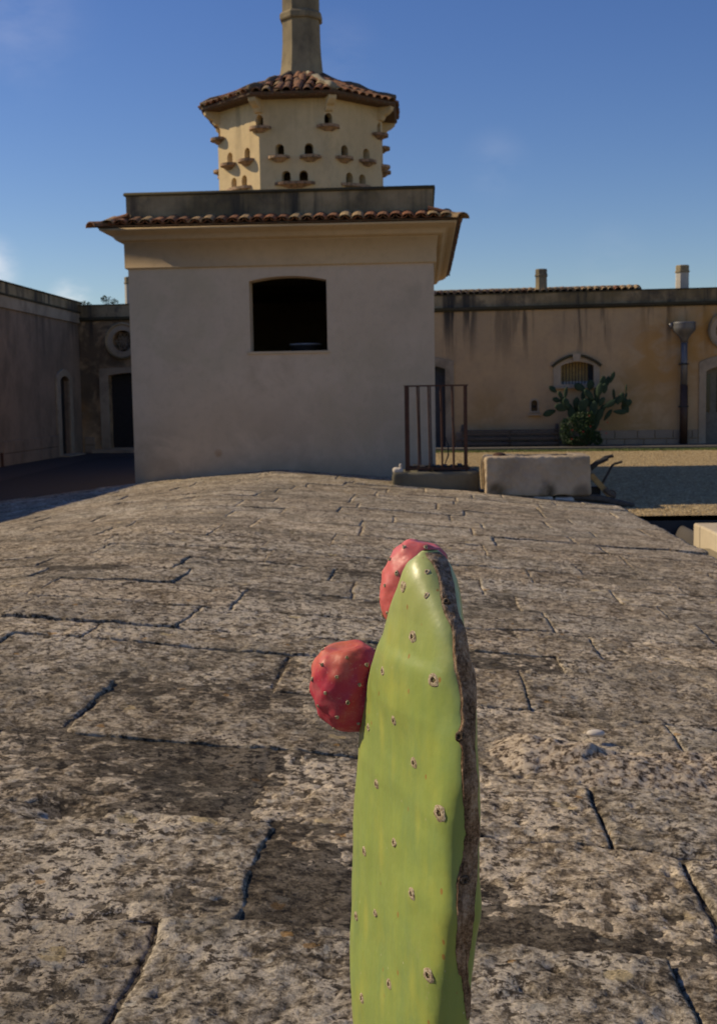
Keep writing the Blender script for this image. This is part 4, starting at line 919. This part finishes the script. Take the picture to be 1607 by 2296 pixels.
# trough
tr = thing('stone_trough', 'rough hewn pale limestone trough resting on rubble beside the well curb', 'trough', (1.24, 13.5, .1)); off = local(tr)
Pb = (.675, 13.28, 1.825, 13.80, .135, .575)
rough_block(Pb, 'trough_body', MT['trough'], tr, .016, .02, off=off, rad=.03)
tr_r = MB().box(.80, 13.40, .574, 1.70, 13.68, .5755); tr_r.build('hollow_shade_sheet', MT['concrete'], tr, off=off)  # flat dark sheet on a solid block, standing for the shaded hollow
for i, (a_, b_, z0, z1, nm, mt_) in enumerate([(1.20, 1.42, .04, .135, 'wedge stone pushed under the trough middle', 'white_stone'), (1.43, 1.64, .02, .125, 'larger pale wedge stone under the right half of the trough', 'white_stone')]):
    o = rough_block((a_, 13.30, b_, 13.6, z0, z1), 'wedge_stone', MT[mt_], None, .012, .02, rad=.03); tag(o, nm, 'stone')
o = rough_block((.76, 13.35, .90, 13.6, .05, .14), 'wedge_stone', MT['plinth'], None, .01, .02, rad=.02); tag(o, 'dark wedge stone under the left end of the trough', 'stone')
mb = MB()
for i in range(7):
    th_ = i/6*math.pi/2; 
P = [[(.84+.075*math.cos(t_)*math.cos(q_), 13.45+.075*math.cos(t_)*math.sin(q_), .578+.038*math.sin(t_)) for q_ in np.linspace(0, 6.2832, 19)[:-1]] for t_ in np.linspace(0, 1.55, 8)]
o = grid_mesh(np.array(P), 'iron_lid', MT['rust'], None, closed_u=True); tag(o, 'small domed rusty iron lid lying on the left end of the trough', 'lid')
ws = thing('split_wood', 'pale split wood splinters standing upright between well curb and trough', 'wood', (.65, 13.34, .3)); off = local(ws)
for (x, z1, r_) in [(.628, .56, .010), (.648, .585, .016), (.662, .55, .010)]:
    MB().tube([(x+.012, 13.36, .22), (x, 13.36, .42), (x-.006, 13.36, z1)], [r_, r_*1.1, .002], 5).build('splinter', MT['split_wood'], ws, off=off)
# scrap implement right of the trough
im = thing('old_hand_plough', 'broken old wooden and iron plough with two dark handles lying behind the trough right end', 'plough', (1.95, 13.5, .05)); off = local(im)
YY = 13.45
MB().tube([(1.80, YY, .40), (1.92, YY, .49), (2.03, YY, .53)], [.034, .03, .022], 7).build('handle', MT['iron'], im, off=off)
MB().tube([(1.90, YY+.02, .47), (2.00, YY+.02, .54), (2.09, YY+.02, .56)], [.022, .022, .018], 7).build('handle', MT['iron'], im, off=off)
MB().tube([(1.93, YY-.03, .20), (1.97, YY-.03, .27), (2.07, YY-.03, .455), (2.10, YY-.03, .475), (2.18, YY-.03, .495)], .014, 7).build('curved_handle', MT['iron'], im, off=off)
MB().box(-.03, -.03, -.16, .03, .03, .16).build('yellow_plank', MT['yellow_wood'], im, loc=(1.94-1.95, YY-.06-13.5, .24-.05)).rotation_euler = (0, R(-42), 0)
MB().tube([(1.62, YY-.1, .125), (1.9, YY-.1, .10), (2.30, YY-.1, .01)], [.04, .045, .03], 7).build('beam', MT['old_wood'], im, off=off)
MB().tube([(2.05+.05*math.cos(a), YY-.08, .14+.045*math.sin(a)) for a in np.linspace(0, 5.2, 14)], .007, 5).build('iron_ring', MT['rust'], im, off=off)
MB().tube([(1.98, YY-.08, .20), (2.03, YY-.08, .15), (2.10, YY-.08, .11)], [.035, .03, .025], 7).build('hub', MT['old_wood'], im, off=off)
MB().box(1.84, YY, .05, 1.95, YY+.1, .22).build('frame_block', MT['iron'], im, off=off)

# ================================================================== FOREGROUND CACTUS
PAD = np.array([(1.1416,0.0048,0.8478),(1.1408,0.0040,0.8489),(1.1395,0.0037,0.8494),(1.1369,0.0033,0.8499),(1.1336,0.0029,0.8504),(1.1299,0.0032,0.8500),(1.1251,0.0029,0.8503),(1.1188,0.0032,0.8497),(1.1118,0.0031,0.8496),(1.0941,0.0001,0.8529),(1.0816,-0.0003,0.8531),(1.0702,-0.0011,0.8538),(1.0649,-0.0007,0.8532),(1.0482,-0.0035,0.8563),(1.0312,-0.0052,0.8582),(1.0127,-0.0073,0.8605),(0.9946,-0.0091,0.8625),(0.9776,-0.0093,0.8628),(0.9720,-0.0092,0.8626),(0.9591,-0.0103,0.8643),(0.9301,-0.0121,0.8668),(0.9187,-0.0122,0.8668),(0.9107,-0.0118,0.8659),(0.9017,-0.0125,0.8671),(0.8888,-0.0138,0.8693),(0.8610,-0.0158,0.8725),(0.8303,-0.0177,0.8756),(0.8133,-0.0194,0.8782),(0.7774,-0.0203,0.8799),(0.7397,-0.0200,0.8801),(0.6967,-0.0184,0.8791),(0.6611,-0.0162,0.8772),(0.6310,-0.0157,0.8777)])
CORK = np.array([(1.1405,-0.577,0.995),(1.1395,-0.412,0.995),(1.1336,0.129,0.953),(1.1261,0.321,0.878),(1.1188,0.333,0.845),(1.1118,0.352,0.831),(1.1023,0.466,0.850),(1.0984,0.565,0.910),(1.0941,0.657,0.953),(1.0751,0.639,0.979),(1.0683,0.613,0.995),(1.0525,0.690,0.995),(1.0355,0.700,0.973),(1.0312,0.657,0.951),(1.0255,0.657,0.931),(1.0204,0.713,0.927),(0.9990,0.717,0.958),(0.9783,0.750,0.956),(0.9588,0.766,0.986),(0.9495,0.757,0.961),(0.9374,0.692,0.960),(0.9304,0.660,0.956),(0.9117,0.649,0.886),(0.8812,0.687,0.910),(0.8679,0.729,0.896),(0.8559,0.826,0.929),(0.8424,0.880,0.992),(0.8354,0.908,0.990),(0.8231,0.944,0.981)])
ARE = [(1.0842,-0.292,0.0044,0.0079,0),(1.0606,0.206,0.0070,0.0089,0),(1.0512,-0.761,0.0035,0.0070,0),(1.0208,-0.391,0.0038,0.0070,0),(0.9986,0.002,0.0038,0.0076,0),(0.9993,-0.806,0.0029,0.0063,0),(0.9749,0.408,0.0095,0.0101,0),(0.9622,-0.594,0.0041,0.0070,0),(0.9311,-0.243,0.0038,0.0070,0),(0.9064,0.028,0.0041,0.0082,0),(0.9017,-0.748,0.0029,0.0076,0),(0.8628,-0.518,0.0038,0.0063,0),(0.8584,0.359,0.0082,0.0095,0),(0.8224,-0.221,0.0044,0.0076,0),(0.8010,0.592,0.0076,0.0101,1),(0.7836,-0.701,0.0032,0.0076,0),(1.1166,-0.836,0.0038,0.0082,2),(1.1280,-0.062,0.0032,0.0044,2),(1.1134,-0.042,0.0032,0.0051,2),(1.0278,0.698,0.0063,0.0076,1),(0.9315,0.768,0.0063,0.0070,1),(1.1091,0.520,0.0051,0.0051,1),(0.8416,-0.857,0.0025,0.0070,0)]
HK = np.array([(1.1416,0.00377,0.200),(1.1408,0.00550,0.200),(1.1395,0.00803,0.176),(1.1369,0.01086,0.304),(1.1336,0.01338,0.365),(1.1299,0.01589,0.406),(1.1251,0.01793,0.474),(1.1188,0.02027,0.519),(1.1118,0.02230,0.592),(1.0941,0.02666,0.775),(1.0816,0.02922,0.795),(1.0702,0.03182,0.801),(1.0649,0.03386,0.766),(1.0482,0.03700,0.819),(1.0312,0.03931,0.837),(1.0127,0.04155,0.844),(0.9946,0.04364,0.843),(0.9776,0.04439,0.813),(0.9720,0.04488,0.801),(0.9591,0.04479,0.798),(0.9301,0.04583,0.794),(0.9187,0.04670,0.793),(0.9107,0.04762,0.792),(0.9017,0.04746,0.791),(0.8888,0.04676,0.789),(0.8610,0.04605,0.785),(0.8303,0.04547,0.781),(0.8133,0.04529,0.775),(0.7774,0.04487,0.754),(0.7397,0.04292,0.740),(0.6967,0.03554,0.740),(0.6611,0.02684,0.740),(0.6310,0.01813,0.524)])
ZTOP = float(PAD[0, 0]); ZBOT = float(PAD[-1, 0]); TH = R(22); ez_ = np.array([-math.sin(TH), math.cos(TH), 0]); en_ = np.array([-math.cos(TH), -math.sin(TH), 0])
zz = PAD[::-1, 0]
def prm(z, k):
    f_ = lambda q: np.interp(q, zz, PAD[::-1, k])
    sm = .0035
    return (f_(z)*2+f_(np.minimum(z+sm, ZTOP))+f_(z-sm))/4 if k > 2 else (f_(z)+f_(z-.008)+f_(np.minimum(z+.008, ZTOP)))/3
def pexp(z): return 2+1.6*np.clip((1.03-np.asarray(z, float))/.07, 0, 1)
def hk(z, k): return np.interp(z, HK[::-1, 0], HK[::-1, k])
def hks(z, k): return (hk(z, k)*2+hk(np.minimum(z+.0035, ZTOP), k)+hk(z-.0035, k))/4
def padpt(z, d):
    """z height, d angle from the near rim: negative = camera-left face; blunt superelliptic section"""
    z = np.asarray(z, float); d = np.asarray(d, float)
    p = pexp(z); qx = p/(p-1); h = hks(z, 1); k = np.clip(hks(z, 2), .05, .93)
    Wd = h*k/math.sin(TH); Td = h*np.maximum(1-k**qx, .02)**(1/qx)/math.cos(TH)
    c, s = np.cos(d), np.sin(d); c = np.sign(c)*np.abs(c)**(2/p); s = np.sign(s)*np.abs(s)**(2/p)
    return np.stack([prm(z, 1)-ez_[0]*Wd*c-en_[0]*Td*s, prm(z, 2)-ez_[1]*Wd*c-en_[1]*Td*s, z+0*d], -1)
_dd = np.linspace(-2.9, 1.5, 900)
def du(z, u):
    """angle on the visible side whose sideways position is the fraction u of the half width"""
    P_ = padpt(np.full_like(_dd, z), _dd); x = (P_[:, 0]-float(prm(np.array(z), 1)))/max(1e-6, float(hks(z, 1)))
    a, b = int(np.argmin(x)), int(np.argmax(x))
    if a > b: a = 0
    return float(np.interp(u, x[a:b+1], _dd[a:b+1]))
def padn(z, d):
    e = 1e-3; a = padpt(z, d+e)-padpt(z, d-e); b = padpt(z+e, d)-padpt(z-e, d); n = np.cross(a, b); n /= np.maximum(np.linalg.norm(n, axis=-1, keepdims=True), 1e-9); return n
ARE = [(z, du(z, u), w_, h2, t_) for (z, u, w_, h2, t_) in ARE]
APT = [padpt(a[0], a[1]) for a in ARE]
RPT = [(padpt(z, du(z, u)), am, sg) for (z, u, am, sg) in [(1.086, .42, .0017, .013), (1.068, .50, .0017, .013), (1.104, .25, .0010, .011), (1.03, .30, -.0012, .02), (.98, -.4, .0012, .02), (.93, .2, -.0012, .022), (.90, .55, .0012, .014), (.86, -.1, .0014, .022)]]
def padbump(P):
    h_ = .0016*fbm(P[..., 0]*22, P[..., 1]*22, P[..., 2]*14, 3, 90)+.0006*fbm(P[..., 0]*70, P[..., 1]*70, P[..., 2]*40, 3, 91)
    for c0 in APT: h_ = h_+.0009*np.exp(-(((P-c0)**2)*np.array([1, 1, .6])).sum(-1)/.009**2)
    for c0, am, sg in RPT: h_ = h_+am*np.exp(-(((P-c0)**2)*np.array([1, 1, .35])).sum(-1)/sg**2)
    return h_
fc = thing('prickly_pear', 'tall green prickly pear pad with corky brown edge and grey scabs in the foreground', 'cactus', (-.008, .865, .38)); off = local(fc)
zr = np.concatenate([np.linspace(ZBOT+.001, ZTOP-.0136, 190), ZTOP-.0136+.0136*np.sin(np.linspace(0, 1, 22)[1:]*math.pi/2)]); dr = np.linspace(-math.pi, math.pi, 161)[:-1]
ZZ, DD = np.meshgrid(zr, dr, indexing='ij'); P = padpt(ZZ, DD); Nn = padn(np.clip(ZZ, ZBOT+.003, ZTOP-.002), DD)
sgn = np.sign((Nn*(P-np.stack([prm(ZZ, 1), prm(ZZ, 2), ZZ], -1))).sum(-1)); sgn[sgn == 0] = 1; Nn = Nn*np.median(sgn)
hh = padbump(P)
fade = np.clip((ZTOP-ZZ)/.01, 0, 1)
pad = grid_mesh(P+Nn*(hh*fade)[..., None], 'pad', MT['pad'], fc, closed_u=True, off=off)
PSG = float(np.median(sgn))
# corky strip along the near rim
zk = np.linspace(CORK[-1, 0]+.0006, CORK[0, 0]-.0003, 420); tt = np.linspace(0, 1, 30)
dl = np.array([du(q, v) for q, v in zip(zk, np.interp(zk, CORK[::-1, 0], CORK[::-1, 1]))]); dr2 = np.array([du(q, v) for q, v in zip(zk, np.interp(zk, CORK[::-1, 0], CORK[::-1, 2]))])
dl = np.convolve(np.pad(dl, 3, 'edge'), np.ones(7)/7, 'valid'); dr2 = np.convolve(np.pad(dr2, 3, 'edge'), np.ones(7)/7, 'valid')
wb = .02*fbm(zk*160, zk*0, 0, 3, 51); wb2 = .02*fbm(zk*160, zk*0+9, 0, 3, 52)
ZK, TT = np.meshgrid(zk, tt, indexing='ij'); DK = (dl+wb)[:, None]*(1-TT)+(dr2+wb2)[:, None]*TT
P = padpt(ZK, DK); N2 = padn(np.clip(ZK, ZBOT+.003, ZTOP-.002), DK)*PSG
ed = np.minimum(TT, 1-TT); endf = np.clip(np.minimum(ZK-CORK[-1, 0], CORK[0, 0]-ZK)/.004, 0, 1)
hk_ = (-.0008+.0019*np.clip(ed/.10, 0, 1)**.6)*endf-.0004*(1-endf)+.0009*fbm(P[..., 0]*150, P[..., 1]*150, P[..., 2]*60, 4, 53, .6)+.0016*np.clip(fbm(P[..., 0]*60, P[..., 1]*60, P[..., 2]*50, 3, 55), 0, 1)*(ZK > 1.09)
hb = padbump(P)
hk_ = hk_-.0011*np.exp(-((TT-.45-.12*np.sin(ZK*60))/.045)**2)*np.clip(fbm(ZK*14, ZK*0, 0, 2, 57)*3+.3, 0, 1)*(ZK < 1.08)
grid_mesh(P+N2*(np.where(endf > .9, np.maximum(hk_, .0003), hk_)+hb)[..., None], 'corky_edge', MT['cork'], fc, off=off)
# areole scabs: lumpy ring with a dark dimple
def scab_mesh(name, mats, seed, core=.36):
    n = 16; rr = [0, .18, .34, .42, .58, .78, .95, 1.06]; hz = [.02, .05, .16, .34, .40, .34, .16, -.15]
    vs = [(0, 0, hz[0])]; fs = []; mi = []
    for i, (r_, h_) in enumerate(list(zip(rr, hz))[1:]):
        for k in range(n):
            a = 2*math.pi*k/n; j = 1+.26*float(vnoise(np.cos(a)*2+seed, np.sin(a)*2, i*.7, seed)); vs.append((r_*j*math.cos(a)*(.55 if i < 2 else 1), r_*j*math.sin(a), h_+.12*float(vnoise(a*3, i*1.3, 0, seed+3))))
    for k in range(n): fs.append((0, 1+k, 1+(k+1) % n)); mi.append(1)
    for i in range(len(rr)-2):
        for k in range(n): a = 1+i*n; fs.append((a+k, a+n+k, a+n+(k+1) % n, a+(k+1) % n)); mi.append(1 if i < 2 else 0)
    me = bpy.data.meshes.new(name); me.from_pydata(vs, [], fs)
    for m_ in mats: me.materials.append(m_)
    me.polygons.foreach_set('material_index', mi); me.polygons.foreach_set('use_smooth', [True]*len(fs)); me.update(); return me
SC = [scab_mesh('areole_scab', [MT['scab'], MT['core']], s_) for s_ in (1, 5, 9)]; SD = scab_mesh('areole_dark', [MT['dark_scab'], MT['core']], 3); SP = scab_mesh('plain_scar', [MT['scab'], MT['scab']], 12)
for i, (z, d, w_, h2, t_) in enumerate(ARE):
    c0 = padpt(z, d); n = padn(min(z, ZTOP-.0025), d)*PSG; fr = max(.30, abs(n[1])); tz = np.array([0, 0, 1.])-n*n[2]; tz /= np.linalg.norm(tz); tx = np.cross(tz, n)
    sx, sy = min(w_/fr, h2*1.15)/2, h2/2
    if t_ == 0 and sx*2 < .0085: sx *= .92
    hh0 = float(padbump(np.array([c0]))[0])-.0001+(.0012 if (t_ == 1 and d > -.4) else 0)
    rot = Matrix((tx, tz, n)).transposed().to_4x4(); mm = Matrix.Translation(Vector(c0+n*hh0)+Vector(off)) @ rot @ Matrix.Rotation(R(-12+random.uniform(-8, 8)), 4, 'Z') @ Matrix.Diagonal((sx, sy, (.0030 if t_ == 1 else .0020 if t_ == 0 else .0014), 1))
    link('areole', (SD if t_ == 1 else SP if t_ == 2 else SC[i % 3]), fc, mat=mm)
# older pads that carry it down to the paving
for (cz, hl, hw_, a_, dx_, dy_) in [(.52, .17, .10, .5, -.01, .0)]:
    Pm = padmesh(); Pm[..., 0] *= hw_; Pm[..., 2] *= hl; Pm[..., 1] *= .17
    o = grid_mesh(Pm, 'pad', MT['pad'], fc, closed_u=True); o.matrix_local = Matrix.Translation(Vector((dx_-.008, .875+dy_, cz))+Vector(off)) @ Matrix.Rotation(R(115), 4, 'Z')
MB().tube([(-.012, .872, .22), (-.012, .872, .32), (-.012, .872, .42)], [.06, .045, .035], 14).build('trunk', MT['cork'], fc, True, off=off)

# fruits
def fruit(name, label, c, axis, L_, Rr, mat, seed, twist=0., nose=.9):
    ax = Vector(axis).normalized(); q_ = ax.to_track_quat('Z', 'Y'); root = thing(name, label, 'cactus fruit', Vector(c), 0, 'fruits on the foreground prickly pear pad'); nv_, nu_ = 90, 120
    v_ = np.linspace(0, 1, nv_); th_ = np.pi*v_
    zz_ = -np.cos(th_); rr = np.sin(th_)**.86*(1+.10*zz_*nose)      # fuller towards the crown
    crown = zz_ > .93
    lz = np.where(zz_ > .90, .90+.3*(zz_-.90), zz_)
    lz = lz-np.where(zz_ > .955, (zz_-.955)*.9, 0)
    U_ = np.linspace(0, 2*np.pi, nu_+1)[:-1]
    Z_, A_ = np.meshgrid(np.arange(nv_), U_, indexing='ij')
    Pl = np.stack([rr[Z_]*np.cos(A_)*Rr, rr[Z_]*np.sin(A_)*Rr, lz[Z_]*L_], -1)
    Nl = Pl/np.array([Rr, Rr, L_])**2; Nl /= np.maximum(np.linalg.norm(Nl, axis=-1, keepdims=True), 1e-9)
    # areoles on a spiral
    ar = []; n_ = 42; ga = 2.39996
    for i in range(n_):
        zt_ = -.80+1.68*i/(n_-1); a = i*ga+twist; r_ = math.sqrt(max(0, 1-zt_*zt_))**.86*(1+.10*zt_*nose); ar.append((np.array([r_*math.cos(a)*Rr, r_*math.sin(a)*Rr, min(zt_, .90)*L_]), zt_))
    h_ = .0006*fbm(Pl[..., 0]*45, Pl[..., 1]*60, Pl[..., 2]*60+seed, 3, seed)+.0006*fbm(Pl[..., 0]*170, Pl[..., 1]*170, Pl[..., 2]*170, 2, seed)
    for p_, _ in ar: h_ = h_+.0018*np.exp(-((Pl-p_)**2).sum(-1)/.0062**2)
    Pl2 = Pl+Nl*h_[..., None]
    o = grid_mesh(Pl2, 'flesh', mat, root, closed_u=True); o.rotation_mode = 'QUATERNION'; o.rotation_quaternion = q_
    qm = q_.to_matrix()
    for i, (p_, zt_) in enumerate(ar):
        n = p_/np.array([Rr, Rr, L_])**2; n /= np.linalg.norm(n); P0 = qm @ Vector(p_+n*.0019); nn = qm @ Vector(n)
        rot = nn.to_track_quat('Z', 'Y').to_matrix().to_4x4(); s_ = random.uniform(.0012, .0017)
        link('areole', SP if i % 3 else SC[0], root, mat=Matrix.Translation(P0) @ rot @ Matrix.Diagonal((s_, s_*random.uniform(.9, 1.25), .0018, 1)))
    # fine glochid bristles on the crown rim
    gl = MB()
    for p_, zt_ in ar[-16:]:
        n = p_/np.array([Rr, Rr, L_])**2; n /= np.linalg.norm(n)
        for _ in range(5):
            d_ = Vector(n)+Vector([random.gauss(0, .35) for _ in range(3)]); a_ = Vector(p_+n*.003); b_ = a_+d_.normalized()*random.uniform(.0015, .0035)
            gl.tube([qm @ a_, qm @ b_], [.00012, .00004], 3)
    gl.build('bristles', MT['scab'], root); tag(root.children[-1], kind='stuff') if root.children else None
    return root
MT['f1'] = fruit_mat('red_fruit_skin', (.47, .035, .07), (.60, .17, .07), (-.62, 0, .78), .845, .870, (.55, .11, .12))
MT['f2'] = fruit_mat('coral_fruit_skin', (.62, .14, .13), (.62, .20, .09), (.1, 0, -1), -1.10, -1.065, (.50, .07, .09))
fruit('prickly_pear_fruit', 'round red lumpy prickly pear fruit hanging on the left side of the pad', (-.0610, .95, 1.0195), (-.10, -.10, 1), .0368, .0300, MT['f1'], 4, 0., .35)
fruit('prickly_pear_fruit', 'coral pink oval prickly pear fruit rising behind the top of the pad', (-.009, .925, 1.1055), (.30, .05, 1), .0360, .0235, MT['f2'], 8, 1.3, .6)
